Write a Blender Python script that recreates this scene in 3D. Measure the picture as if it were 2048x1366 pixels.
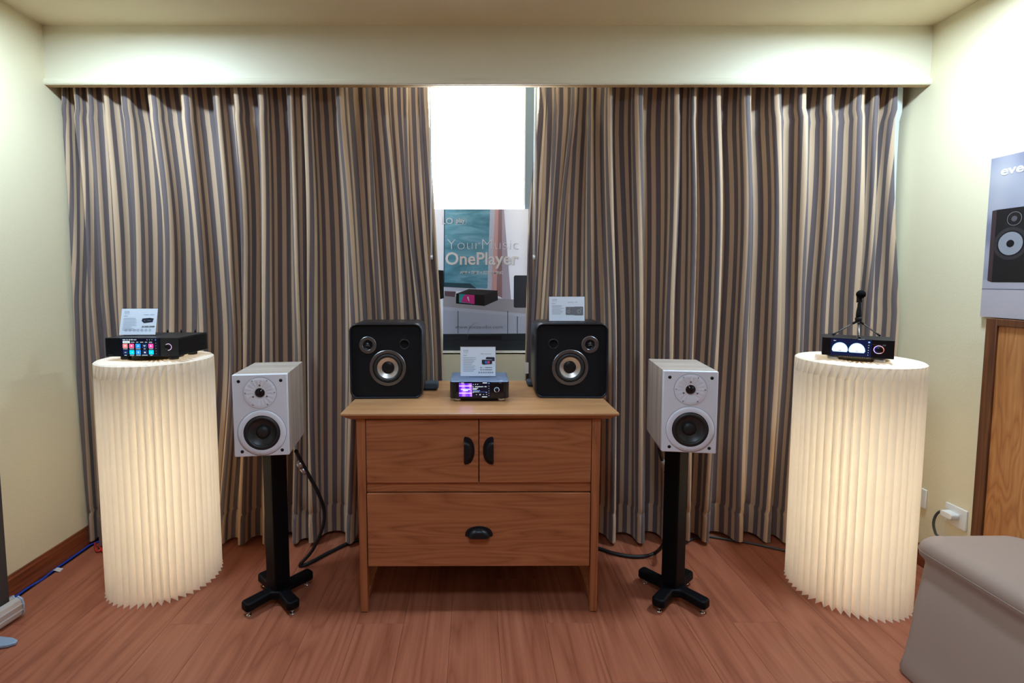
import bpy, bmesh, math, random
import numpy as np
from mathutils import Vector, Matrix
for o in list(bpy.data.objects): bpy.data.objects.remove(o, do_unlink=True)
S = bpy.context.scene; C = S.collection
R = math.radians; PI = math.pi
rnd = random.Random(7)

# ------------------------------------------------------------------ camera
F, PITCH, YAW, ROLL, CX, CY, H = 1000.0, .0734, .0028, -.0012, 952.36, 632.46, 1.4
_cp, _sp, _cy, _sy = math.cos(PITCH), math.sin(PITCH), math.cos(YAW), math.sin(YAW)
FW = Vector((_sy*_cp, _cy*_cp, -_sp)); _r = Vector((_cy, -_sy, 0)); _u = _r.cross(FW)
RT = _r*math.cos(ROLL) + _u*math.sin(ROLL); UP = -_r*math.sin(ROLL) + _u*math.cos(ROLL)
cd = bpy.data.cameras.new('camera'); cam = bpy.data.objects.new('camera', cd); C.objects.link(cam)
cd.sensor_width = 36; cd.lens = 36*F/2048
cd.shift_x = (1024-CX)/2048; cd.shift_y = (CY-683)/2048
cd.clip_start = .02
m = Matrix((RT, UP, -FW)).transposed().to_4x4(); m.translation = (0, 0, H); cam.matrix_world = m
S.camera = cam
def P(u, v, X=None, Y=None, Z=None):
    """world point seen at photo pixel (u,v) on the plane X=, Y= or Z="""
    d = FW + RT*((u-CX)/F) - UP*((v-CY)/F); o = Vector((0, 0, H))
    t = (X/d.x) if X is not None else (Y/d.y) if Y is not None else (Z-H)/d.z
    return o + d*t

# ------------------------------------------------------------------ world, lights, exposure
S.view_settings.view_transform = 'Standard'; S.view_settings.look = 'None'
S.view_settings.exposure = 0.2; S.view_settings.gamma = 1.0; S.view_settings.use_curve_mapping = False
W = bpy.data.worlds.new('daylight'); S.world = W; W.use_nodes = True
W.node_tree.nodes['Background'].inputs[0].default_value = (.80, .90, 1, 1)
W.node_tree.nodes['Background'].inputs[1].default_value = 13.0
def area(name, loc, size, power, color, rot=(0, 0, 0), shape='DISK', spread=None):
    l = bpy.data.lights.new(name, 'AREA'); l.shape = shape; l.size = size; l.energy = power; l.color = color
    if spread: l.spread = spread
    o = bpy.data.objects.new(name, l); C.objects.link(o); o.location = loc; o.rotation_euler = rot; return o
COOL = (.63, .83, 1.0)
area('ceiling_and_fill_light', (-1.50, 1.88, 2.575), .20, 23, COOL)
area('ceiling_and_fill_light', (1.72, 1.88, 2.575), .20, 29, COOL)
area('ceiling_and_fill_light', (0.0, .45, 2.575), .45, 21, (.58, .78, 1.0))  # added cool front fill, unseen; brightens the speaker fronts and the poster
area('ceiling_and_fill_light', (0.0, -1.0, 2.575), .5, 4, (1, .93, .86))  # added weak fill behind the camera, no known fixture

po_ = area('window_daylight_portal', (.01, 2.955, 1.78), 1.0, 1, (1, 1, 1), (-PI/2, 0, 0), 'RECTANGLE'); po_.data.size_y = 1.58; po_.data.size = 1.02
po_.data.cycles.is_portal = True     # sampling aid for the real daylight coming through the window
# ------------------------------------------------------------------ materials
def mat(name, col=(.5, .5, .5), rough=.5, metal=0, spec=.5, emit=None, es=1, coat=0, alpha=None):
    m = bpy.data.materials.new(name); m.use_nodes = True; b = m.node_tree.nodes['Principled BSDF']
    b.inputs['Base Color'].default_value = (*col, 1); b.inputs['Roughness'].default_value = rough
    b.inputs['Metallic'].default_value = metal; b.inputs['Specular IOR Level'].default_value = spec
    b.inputs['Coat Weight'].default_value = coat
    if emit: b.inputs['Emission Color'].default_value = (*emit, 1); b.inputs['Emission Strength'].default_value = es
    return m
def N(m, t, **k):
    n = m.node_tree.nodes.new(t)
    for a, v in k.items():
        if a.startswith('i_'):
            n.inputs[int(a[2:]) if a[2:].isdigit() else a[2:].replace('_', ' ')].default_value = v
        else: setattr(n, a, v)
    return n
def L(m, a, b): m.node_tree.links.new(a, b)
def B(m): return m.node_tree.nodes['Principled BSDF']
def ramp(m, stops, interp='LINEAR'):
    n = N(m, 'ShaderNodeValToRGB'); e = n.color_ramp.elements; n.color_ramp.interpolation = interp
    while len(e) < len(stops): e.new(.5)
    for x, (p, c) in zip(e, stops): x.position = p; x.color = (*c, 1)
    return n
def wood(name, c1, c2, c3, axis='X', scale=1.0, rough=.45, rings=9.0, stretch=.10, spec=.4, perobj=True, bump=.08, coat=0):
    """long cathedral figure along `axis` plus fine pores"""
    m = mat(name, c1, rough, spec=spec, coat=coat)
    tc = N(m, 'ShaderNodeTexCoord'); mp = N(m, 'ShaderNodeMapping')
    s = [scale]*3; s['XYZ'.index(axis)] = scale*stretch; mp.inputs['Scale'].default_value = s
    src = tc.outputs['Object']
    if perobj:
        oi = N(m, 'ShaderNodeObjectInfo'); mu = N(m, 'ShaderNodeMath', operation='MULTIPLY', i_1=37.0)
        L(m, oi.outputs['Random'], mu.inputs[0]); ad = N(m, 'ShaderNodeVectorMath', operation='ADD')
        L(m, tc.outputs['Object'], ad.inputs[0]); L(m, mu.outputs[0], ad.inputs[1]); src = ad.outputs[0]
    L(m, src, mp.inputs['Vector'])
    n1 = N(m, 'ShaderNodeTexNoise', i_Scale=5.0, i_Detail=2.0, i_Roughness=.5, i_Distortion=.3); L(m, mp.outputs[0], n1.inputs['Vector'])
    k = N(m, 'ShaderNodeMath', operation='MULTIPLY', i_1=rings*2); L(m, n1.outputs[0], k.inputs[0])
    fr = N(m, 'ShaderNodeMath', operation='PINGPONG', i_1=1.0); L(m, k.outputs[0], fr.inputs[0])
    n2 = N(m, 'ShaderNodeTexNoise', i_Scale=70.0, i_Detail=3.0, i_Roughness=.6)
    mp2 = N(m, 'ShaderNodeMapping'); s2 = [scale]*3; s2['XYZ'.index(axis)] = scale*.03; mp2.inputs['Scale'].default_value = s2
    L(m, src, mp2.inputs['Vector']); L(m, mp2.outputs[0], n2.inputs['Vector'])
    pw = N(m, 'ShaderNodeMath', operation='POWER', i_1=.5); L(m, fr.outputs[0], pw.inputs[0])
    mx = N(m, 'ShaderNodeMix', i_0=.60); L(m, pw.outputs[0], mx.inputs[2]); L(m, n2.outputs[0], mx.inputs[3])
    r = ramp(m, [(.18, c2), (.58, c1), (.85, c3)]); L(m, mx.outputs[0], r.inputs[0])
    L(m, r.outputs[0], B(m).inputs['Base Color'])
    bp = N(m, 'ShaderNodeBump', i_Strength=bump, i_Distance=.002); L(m, n2.outputs[0], bp.inputs['Height']); L(m, bp.outputs[0], B(m).inputs['Normal'])
    return m
def plaster(name, col, sc=160, st=.35):
    m = mat(name, col, .75, spec=.25)
    tc = N(m, 'ShaderNodeTexCoord'); n = N(m, 'ShaderNodeTexNoise', i_Scale=sc, i_Detail=3.0, i_Roughness=.55)
    L(m, tc.outputs['Object'], n.inputs['Vector'])
    bp = N(m, 'ShaderNodeBump', i_Strength=st, i_Distance=.003); L(m, n.outputs[0], bp.inputs['Height']); L(m, bp.outputs[0], B(m).inputs['Normal'])
    return m
WALL = plaster('cream_wall_paint', (.78, .70, .49))
CEIL = plaster('cream_ceiling_paint', (.78, .66, .46), 60, .05)
PELM = plaster('cream_gloss_paint', (.80, .76, .60), 20, .02); B(PELM).inputs['Roughness'].default_value = .45
FLOORM = wood('floor_laminate', (.345, .108, .056), (.225, .062, .031), (.42, .148, .082), 'Y', 1.15, .40, 9, .09, .40)
OAK = wood('oak_veneer_shaded', (.42, .152, .062), (.27, .088, .035), (.50, .195, .086), 'X', 1.5, .42, 16, .10, .35)  # fronts darker and redder than the top: their shade is in the colour
OAKV = wood('oak_post_shaded', (.42, .152, .062), (.25, .080, .033), (.50, .195, .086), 'Z', 2.2, .42, 6, .06, .35)  # posts carry the same shade in their colour
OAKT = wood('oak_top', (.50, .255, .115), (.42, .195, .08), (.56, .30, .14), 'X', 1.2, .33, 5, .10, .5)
BASEM = wood('mahogany_baseboard', (.20, .05, .018), (.10, .022, .008), (.30, .09, .03), 'Y', 3.0, .35, 8, .05, .5)
BASEX = wood('mahogany_baseboard_back', (.20, .05, .018), (.10, .022, .008), (.30, .09, .03), 'X', 3.0, .35, 8, .05, .5)
PANEL = wood('figured_wood_panel', (.46, .19, .06), (.30, .10, .03), (.56, .27, .10), 'Z', 1.6, .35, 14, .18, .5)
PFRAME = wood('dark_wood_frame', (.13, .045, .018), (.07, .022, .01), (.22, .085, .03), 'Z', 3.0, .35, 6, .05, .5)
ASH = wood('pale_ash_veneer', (.47, .39, .34), (.30, .235, .20), (.60, .53, .48), 'Z', 3.0, .45, 4, .03, .35)
ASHT = wood('pale_ash_veneer_top', (.47, .39, .34), (.34, .27, .23), (.60, .53, .48), 'X', 3.0, .45, 4, .03, .35)
WHITE = mat('white_satin_baffle', (.80, .83, .93), .35)
WHITE2 = mat('white_plastic', (.80, .79, .76), .4)
BLACK = mat('black_satin', (.008, .009, .012), .38, spec=.35)
BAFFLE = mat('black_baffle', (.006, .0065, .009), .6, spec=.2)
BSHELL = mat('black_shell', (.009, .010, .015), .33, spec=.45)
BPOWD = mat('black_powder_coat', (.003, .003, .0045), .5, spec=.14)
RUBBER = mat('black_rubber', (.015, .015, .017), .5)
CONE = mat('black_cone', (.025, .027, .030), .4)
GLASSBLK = mat('black_glass', (.006, .006, .010), .12)
STEEL = mat('brushed_steel', (.45, .46, .48), .32, 1)
DSTEEL = mat('dark_brushed_steel', (.22, .235, .26), .36, 1)
SILVER = mat('silver_cone', (.62, .58, .55), .38, .85)
CHROME = mat('chrome', (.7, .7, .72), .15, 1)
BLUETOP = mat('daylit_blue_top', (.20, .27, .42), .42, .6)  # blue of the window daylight put into the colour of the top
DARKAL = mat('dark_anodised', (.022, .022, .025), .45, .3)
ALU = mat('aluminium', (.66, .66, .68), .4, .5)
TAUPE = mat('taupe_stretch_fabric', (.36, .265, .215), .85, spec=.2)
BLUEC = mat('blue_cable', (.012, .05, .42), .45)
REDC = mat('red_cable', (.55, .03, .02), .45)
GREYC = mat('grey_conduit', (.05, .052, .055), .5)
BLACKC = mat('black_cable_jacket', (.008, .008, .009), .55)
CHARF = mat('charcoal_fabric', (.045, .055, .075), .9)
BANNER = mat('banner_back', (.035, .028, .028), .7)
TAPE = mat('clear_tape', (.62, .56, .52), .3)
CARD = mat('white_card', (.76, .83, .94), .35, spec=.6)
INK = mat('grey_ink', (.16, .20, .27), .6)
INKL = mat('light_grey_ink', (.33, .39, .48), .6)
INKD = mat('dark_ink', (.015, .02, .04), .5)
FRAMEAL = mat('window_frame_aluminium', (.16, .22, .27), .45, .2)
FRAMEW = mat('window_frame_edge', (.75, .80, .82), .45)
GLOW = lambda n, c, s=1.0: mat(n, (0, 0, 0), .3, emit=c, es=s)
# acrylic / glass panes
def clear(name, tint=(1, 1, 1), gl=.08):
    m = bpy.data.materials.new(name); m.use_nodes = True; nt = m.node_tree; nt.nodes.clear()
    o = nt.nodes.new('ShaderNodeOutputMaterial'); a = nt.nodes.new('ShaderNodeBsdfTransparent'); g = nt.nodes.new('ShaderNodeBsdfGlossy')
    x = nt.nodes.new('ShaderNodeMixShader'); a.inputs[0].default_value = (*tint, 1); g.inputs['Roughness'].default_value = .03
    x.inputs[0].default_value = gl; L(m, a.outputs[0], x.inputs[1]); L(m, g.outputs[0], x.inputs[2]); L(m, x.outputs[0], o.inputs[0]); return m
PANE = clear('window_glass'); ACRY = clear('acrylic', (.93, .96, 1), .12)
# pleated paper
def paper():
    m = mat('pleated_paper', (.82, .79, .74), .8, spec=.15)
    nt = m.node_tree; t = N(m, 'ShaderNodeBsdfTranslucent'); t.inputs[0].default_value = (.85, .82, .74, 1)
    x = N(m, 'ShaderNodeMixShader', i_0=.36); o = nt.nodes['Material Output']
    tc = N(m, 'ShaderNodeTexCoord'); n = N(m, 'ShaderNodeTexNoise', i_Scale=45.0, i_Detail=4.0); L(m, tc.outputs['Object'], n.inputs['Vector'])
    r = ramp(m, [(.3, (.76, .75, .73)), (.7, (.80, .79, .77))]); L(m, n.outputs[0], r.inputs[0]); L(m, r.outputs[0], B(m).inputs['Base Color'])
    L(m, B(m).outputs[0], x.inputs[1]); L(m, t.outputs[0], x.inputs[2]); L(m, x.outputs[0], o.inputs[0]); return m
PAPER = paper()
def curtain_mat():
    m = mat('striped_curtain_cloth', (.5, .4, .3), .62, spec=.3)
    uv = N(m, 'ShaderNodeUVMap'); sp = N(m, 'ShaderNodeSeparateXYZ'); L(m, uv.outputs[0], sp.inputs[0])
    d = N(m, 'ShaderNodeMath', operation='DIVIDE', i_1=.052); L(m, sp.outputs[0], d.inputs[0])
    f = N(m, 'ShaderNodeMath', operation='FRACT'); L(m, d.outputs[0], f.inputs[0])
    bw = (.58, .415, .275); gw = (.150, .118, .122)
    r = ramp(m, [(0, bw), (.455, bw), (.47, gw), (.985, gw), (1, bw)]); L(m, f.outputs[0], r.inputs[0]); L(m, r.outputs[0], B(m).inputs['Base Color'])
    B(m).inputs['Sheen Weight'].default_value = .15
    t = N(m, 'ShaderNodeBsdfTranslucent'); L(m, r.outputs[0], t.inputs[0]); x = N(m, 'ShaderNodeMixShader', i_0=.05)
    L(m, B(m).outputs[0], x.inputs[1]); L(m, t.outputs[0], x.inputs[2]); L(m, x.outputs[0], m.node_tree.nodes['Material Output'].inputs[0])
    return m
CURT = curtain_mat()
LINING = mat('white_curtain_lining', (.72, .78, .80), .8)

# ------------------------------------------------------------------ mesh helpers
class MB:
    def __init__(s): s.v = []; s.f = []; s.sm = []; s.mi = []; s.cur = 0
    def add(s, vs, fs, smooth=False):
        o = len(s.v); s.v += [tuple(p) for p in vs]
        for f in fs: s.f.append([i+o for i in f]); s.sm.append(smooth); s.mi.append(s.cur)
        return s
    def box(s, a, b):
        x0, y0, z0 = a; x1, y1, z1 = b
        return s.add([(x0, y0, z0), (x1, y0, z0), (x1, y1, z0), (x0, y1, z0), (x0, y0, z1), (x1, y0, z1), (x1, y1, z1), (x0, y1, z1)],
                     [(0, 3, 2, 1), (4, 5, 6, 7), (0, 1, 5, 4), (1, 2, 6, 5), (2, 3, 7, 6), (3, 0, 4, 7)])
    def hexa(s, p):   # 8 points, same order as box
        return s.add(p, [(0, 3, 2, 1), (4, 5, 6, 7), (0, 1, 5, 4), (1, 2, 6, 5), (2, 3, 7, 6), (3, 0, 4, 7)])
    def lathe(s, prof, seg=32, axis='z', c=(0, 0, 0), smooth=True, caps=True):
        """prof: (radius, height along axis); axis '-y' = height towards the viewer side (-Y)"""
        vs = []; n = len(prof)
        for r, h in prof:
            for k in range(seg):
                a = 2*PI*k/seg; x, y = r*math.cos(a), r*math.sin(a)
                p = {'z': (x, y, h), '-y': (x, -h, y), 'x': (h, x, y)}[axis]; vs.append((p[0]+c[0], p[1]+c[1], p[2]+c[2]))
        fs = []
        for i in range(n-1):
            for k in range(seg):
                a, b = i*seg+k, i*seg+(k+1) % seg; q = (a, b, b+seg, a+seg); fs.append(q)
        s.add(vs, fs, smooth)
        o = len(s.v)-len(vs)
        if not caps: return s
        if prof[0][0] > 1e-5: s.f.append([o+k for k in range(seg)][::-1]); s.sm.append(False); s.mi.append(s.cur)
        if prof[-1][0] > 1e-5: s.f.append([o+(n-1)*seg+k for k in range(seg)]); s.sm.append(False); s.mi.append(s.cur)
        return s
    def ring(s, c, ro, ri, h0, h1, seg=48):
        return s.lathe_loop([(ri, h0), (ro, h0), (ro, h1), (ri, h1)], c, seg)
    def lathe_loop(s, prof, c, seg=48, axis='-y', smooth=False):
        vs = []; n = len(prof)
        for r, h in prof:
            for k in range(seg):
                a = 2*PI*k/seg; x, y = r*math.cos(a), r*math.sin(a)
                p = {'z': (x, y, h), '-y': (x, -h, y)}[axis]; vs.append((p[0]+c[0], p[1]+c[1], p[2]+c[2]))
        fs = []
        for i in range(n):
            for k in range(seg):
                a, b = i*seg+k, i*seg+(k+1) % seg; j = ((i+1) % n)*seg; fs.append((a, b, j+(k+1) % seg, j+k))
        return s.add(vs, fs, smooth)
    def tube(s, pts, r, seg=10, smooth=True, rads=None):
        pts = [Vector(p) for p in pts]; n = len(pts); vs = []; prev = None
        for i, p in enumerate(pts):
            t = (pts[min(i+1, n-1)]-pts[max(i-1, 0)]).normalized()
            a = prev if prev is not None else (Vector((0, 0, 1)) if abs(t.z) < .9 else Vector((1, 0, 0)))
            a = (a - t*a.dot(t)).normalized(); prev = a; b = t.cross(a); rr = rads[i] if rads else r
            for k in range(seg):
                w = 2*PI*k/seg; vs.append(p + a*rr*math.cos(w) + b*rr*math.sin(w))
        fs = [(i*seg+k, i*seg+(k+1) % seg, (i+1)*seg+(k+1) % seg, (i+1)*seg+k) for i in range(n-1) for k in range(seg)]
        s.add(vs, fs, smooth); o = len(s.v)-len(vs)
        s.f.append([o+k for k in range(seg)][::-1]); s.sm.append(False); s.mi.append(s.cur)
        s.f.append([o+(n-1)*seg+k for k in range(seg)]); s.sm.append(False); s.mi.append(s.cur); return s
    def prism(s, poly, y0, y1, plane='xz'):
        n = len(poly)
        if plane == 'xz': a = [(x, y0, z) for x, z in poly]; b = [(x, y1, z) for x, z in poly]
        elif plane == 'xy': a = [(x, y, y0) for x, y in poly]; b = [(x, y, y1) for x, y in poly]
        else: a = [(y0, x, z) for x, z in poly]; b = [(y1, x, z) for x, z in poly]
        return s.add(a+b, [list(range(n))[::-1], [n+i for i in range(n)]] + [(i, (i+1) % n, n+(i+1) % n, n+i) for i in range(n)])
    def flat(s, poly, y, plane='xz'):
        return s.add([(x, y, z) if plane == 'xz' else (x, z, y) for x, z in poly], [list(range(len(poly)))])
def spline(pts, n=8):
    pts = [Vector(p) for p in pts]; out = []
    for i in range(len(pts)-1):
        p0, p1, p2, p3 = pts[max(i-1, 0)], pts[i], pts[i+1], pts[min(i+2, len(pts)-1)]
        for k in range(n):
            t = k/n; out.append(.5*((2*p1)+(p2-p0)*t+(2*p0-5*p1+4*p2-p3)*t*t+(3*p1-p0-3*p2+p3)*t**3))
    return out+[pts[-1]]
def build(name, mb, material, parent=None, bevel=0, seg=2, loc=None, smooth_all=False):
    me = bpy.data.meshes.new(name); me.from_pydata(mb.v, [], mb.f)
    mats = material if isinstance(material, (list, tuple)) else [material]
    for q in mats: me.materials.append(q)
    for p, sm, mi in zip(me.polygons, mb.sm, mb.mi): p.use_smooth = sm or smooth_all; p.material_index = mi
    bm = bmesh.new(); bm.from_mesh(me); bmesh.ops.recalc_face_normals(bm, faces=bm.faces)
    if bevel:
        es = [e for e in bm.edges if len(e.link_faces) == 2 and e.calc_face_angle(0) > .6]
        r = bmesh.ops.bevel(bm, geom=es, offset=bevel, segments=seg, affect='EDGES', profile=.5)
        for f in r['faces']: f.smooth = True
    bm.to_mesh(me); bm.free(); me.validate()
    o = bpy.data.objects.new(name, me); C.objects.link(o)
    if parent: o.parent = parent
    if loc: o.location = loc
    return o
def cut(o, holes, depth=.03, y0=0, seg=48):
    cs = []
    for c, r in holes:
        k = build('cutter', MB().lathe([(r, -depth), (r, .02)], seg, '-y', (c[0], y0, c[2]), smooth=False), o.data.materials[0]); k.parent = o.parent; cs.append(k)
        md = o.modifiers.new('b', 'BOOLEAN'); md.operation = 'DIFFERENCE'; md.solver = 'EXACT'; md.object = k
    bpy.context.view_layer.update()
    me = bpy.data.meshes.new_from_object(o.evaluated_get(bpy.context.evaluated_depsgraph_get()))
    o.modifiers.clear(); o.data = me
    for k in cs: bpy.data.objects.remove(k, do_unlink=True)
def thing(name, label, cat, loc=(0, 0, 0), rz=0, group=None):
    o = bpy.data.objects.new(name, None); C.objects.link(o); o.location = loc; o.rotation_euler = (0, 0, rz)
    o['label'] = label; o['category'] = cat
    if group: o['group'] = group
    o.empty_display_size = .05; return o
def tag(o, label, cat, group=None):
    o['label'] = label; o['category'] = cat
    if group: o['group'] = group
    return o
def struct(name, mb, material, parent=None, **k):
    o = build(name, mb, material, parent, **k)
    if not parent: o['kind'] = 'structure'
    return o
def rrect(x0, z0, x1, z1, r, n=5):
    out = []
    for cx, cz, a in ((x1-r, z1-r, 0), (x0+r, z1-r, 90), (x0+r, z0+r, 180), (x1-r, z0+r, 270)):
        for k in range(n+1): w = R(a+90*k/n); out.append((cx+r*math.cos(w), cz+r*math.sin(w)))
    return out
def disc(cx, cz, r, n=20, a0=0, a1=360):
    full = a1-a0 >= 360
    return [(cx+r*math.cos(R(a0+(a1-a0)*k/(n if full else n-1))), cz+r*math.sin(R(a0+(a1-a0)*k/(n if full else n-1)))) for k in range(n)]
def arc(cx, cz, ro, ri, a0, a1, y, mb, n=40):
    for k in range(n):
        p = [R(a0+(a1-a0)*(k+j)/n) for j in (0, 1)]
        mb.flat([(cx+ri*math.cos(p[0]), cz+ri*math.sin(p[0])), (cx+ro*math.cos(p[0]), cz+ro*math.sin(p[0])),
                 (cx+ro*math.cos(p[1]), cz+ro*math.sin(p[1])), (cx+ri*math.cos(p[1]), cz+ri*math.sin(p[1]))], y)
    return mb
def text(name, s, material, parent, x, y, z, size, width=None, offset=0, align='LEFT', rot=(PI/2, 0, 0), shear=0, extrude=0, space=1.0):
    c = bpy.data.curves.new(name, 'FONT'); c.body = s; c.size = size; c.align_x = align; c.offset = offset; c.shear = shear
    c.extrude = extrude; c.resolution_u = 3; c.space_character = space
    t = bpy.data.objects.new(name+'_tmp', c); C.objects.link(t); bpy.context.view_layer.update()
    me = bpy.data.meshes.new_from_object(t.evaluated_get(bpy.context.evaluated_depsgraph_get())); bpy.data.objects.remove(t, do_unlink=True)
    if width:
        xs = [v.co.x for v in me.vertices]; k = width/(max(xs)-min(xs))
        for v in me.vertices: v.co.x *= k
    me.materials.clear(); me.materials.append(material)
    o = bpy.data.objects.new(name, me); C.objects.link(o)
    if parent: o.parent = parent
    o.location = (x, y, z); o.rotation_euler = rot; return o
def copy_part(o, parent, loc=None):
    c = o.copy(); C.objects.link(c); c.parent = parent
    if loc is not None: c.location = loc
    return c

# ------------------------------------------------------------------ room shell
XL, XR, YF, YB, ZC = -2.052, 2.19, -1.8, 2.82, 2.605
YP, ZP = 2.474, 2.330
fl = struct('floor', MB().box((XL-.1, YF-.1, -.06), (XR+.1, YB+.2, -.010)), mat('dark_underlay', (.05, .02, .012), .9))
PW, PL = .192, 1.216
pm = None
for k in range(-12, 11):
    x0 = .285 + PW*k; x1 = x0+PW
    if x1 < XL or x0 > XR: continue
    off = (1.945 + (.304*(-k))) % PL
    for j in range(-2, 4):
        y0 = off + PL*(j-1); y1 = y0+PL
        if y1 < YF or y0 > YB: continue
        a0, a1, b0, b1 = max(x0, XL), min(x1, XR), max(y0, YF), min(y1, YB)
        g = .00035; w, l = (a1-a0)/2-g, (b1-b0)/2-g
        o = build('plank', MB().box((-w, -l, -.010), (w, l, 0)), FLOORM, fl, bevel=.0005, seg=1)
        o.location = ((a0+a1)/2, (b0+b1)/2, rnd.uniform(-.0002, .0002))
struct('ceiling', MB().box((XL-.1, YF-.1, ZC), (XR+.1, YB+.3, ZC+.1)), CEIL)
struct('wall_left', MB().box((XL-.1, YF-.1, -.06), (XL, YB+.3, ZC)), WALL)
struct('wall_right', MB().box((XR, YF-.1, -.06), (XR+.1, YB+.3, ZC)), WALL)
struct('wall_front', MB().box((XL, YF-.1, -.06), (XR, YF, ZC)), plaster('brown_bounce_tone', (.34, .20, .12)))  # unseen wall; its brown is picked to cut and warm the bounce
WX0, WX1, WZ0, WZ1 = -.50, .52, .985, 2.57
YG = YB+.12
struct('wall_back', MB().box((XL, YB, -.06), (WX0, YB+.2, ZC)).box((WX1, YB, -.06), (XR, YB+.2, ZC)).box((WX0, YB, -.06), (WX1, YB+.2, WZ0)).box((WX0, YB, WZ1), (WX1, YB+.2, ZC)), WALL)
# pelmet board hiding the curtain track, with a moulded lip
b = MB().box((XL, YP, ZP+.012), (XR, YP+.022, ZC))
pl = struct('trim_1', b, PELM)
b = MB().prism([(YP-.012, ZP+.006), (YP-.014, ZP+.016), (YP-.010, ZP+.026), (YP-.003, ZP+.030), (YP-.002, ZP+.034), (YP, ZP+.034), (YP, ZP), (YP-.008, ZP)], XL, XR, 'yz')
struct('pelmet_lip', b, PELM, pl)
struct('pelmet_underside', MB().box((XL, YP, ZP-.002), (XR, YP+.024, ZP+.012)), mat('tan_board_edge', (.55, .38, .20), .6), pl)
struct('curtain_track', MB().box((XL+.02, 2.60, 2.503), (XR-.02, 2.64, 2.52)), FRAMEW, pl)
# baseboards
def basep(h=.104, t=.014): return [(0, 0), (t, 0), (t, h-.018), (t-.004, h-.010), (t-.006, h), (0, h)]
struct('baseboard_left', MB().prism([(XL+x, z) for x, z in basep()], YF, YB, 'xz'), BASEM)
struct('baseboard_right', MB().prism([(XR-x, z) for x, z in basep()], YF, YB, 'xz'), BASEM)
struct('baseboard_back', MB().prism([(YB-x, z) for x, z in basep()], XL+.014, XR-.014, 'yz'), BASEX)
# window
wn = MB()
for x0, x1 in ((WX0, WX0+.05), (P(1050, 300, Y=YG).x, P(1071, 300, Y=YG).x), (WX1-.05, WX1)): wn.box((x0, YG-.02, WZ0), (x1, YG+.03, WZ1))
wn.box((WX0, YG-.02, WZ0), (WX1, YG+.03, WZ0+.05)).box((WX0, YG-.02, WZ1-.05), (WX1, YG+.03, WZ1))
w = struct('window_1', wn, FRAMEAL, bevel=.003)
xm = P(1050, 300, Y=YG).x
struct('glazing_bead', MB().box((xm-.008, YG-.024, WZ0+.05), (xm, YG+.005, WZ1-.05)), FRAMEW, w)
struct('glazing_bead', MB().box((xm+.062, YG-.024, WZ0+.05), (xm+.070, YG+.005, WZ1-.05)), FRAMEW, w)
for x0, x1 in ((WX0+.05, xm), (xm+.07, WX1-.05)): struct('pane', MB().box((x0, YG+.002, WZ0+.05), (x1, YG+.006, WZ1-.05)), PANE, w)
struct('trim_2', MB().box((WX0, YB, WZ0-.012), (WX1, YG-.02, WZ0+.001)), mat('window_sill_white', (.72, .72, .68), .4), bevel=.003)

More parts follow.
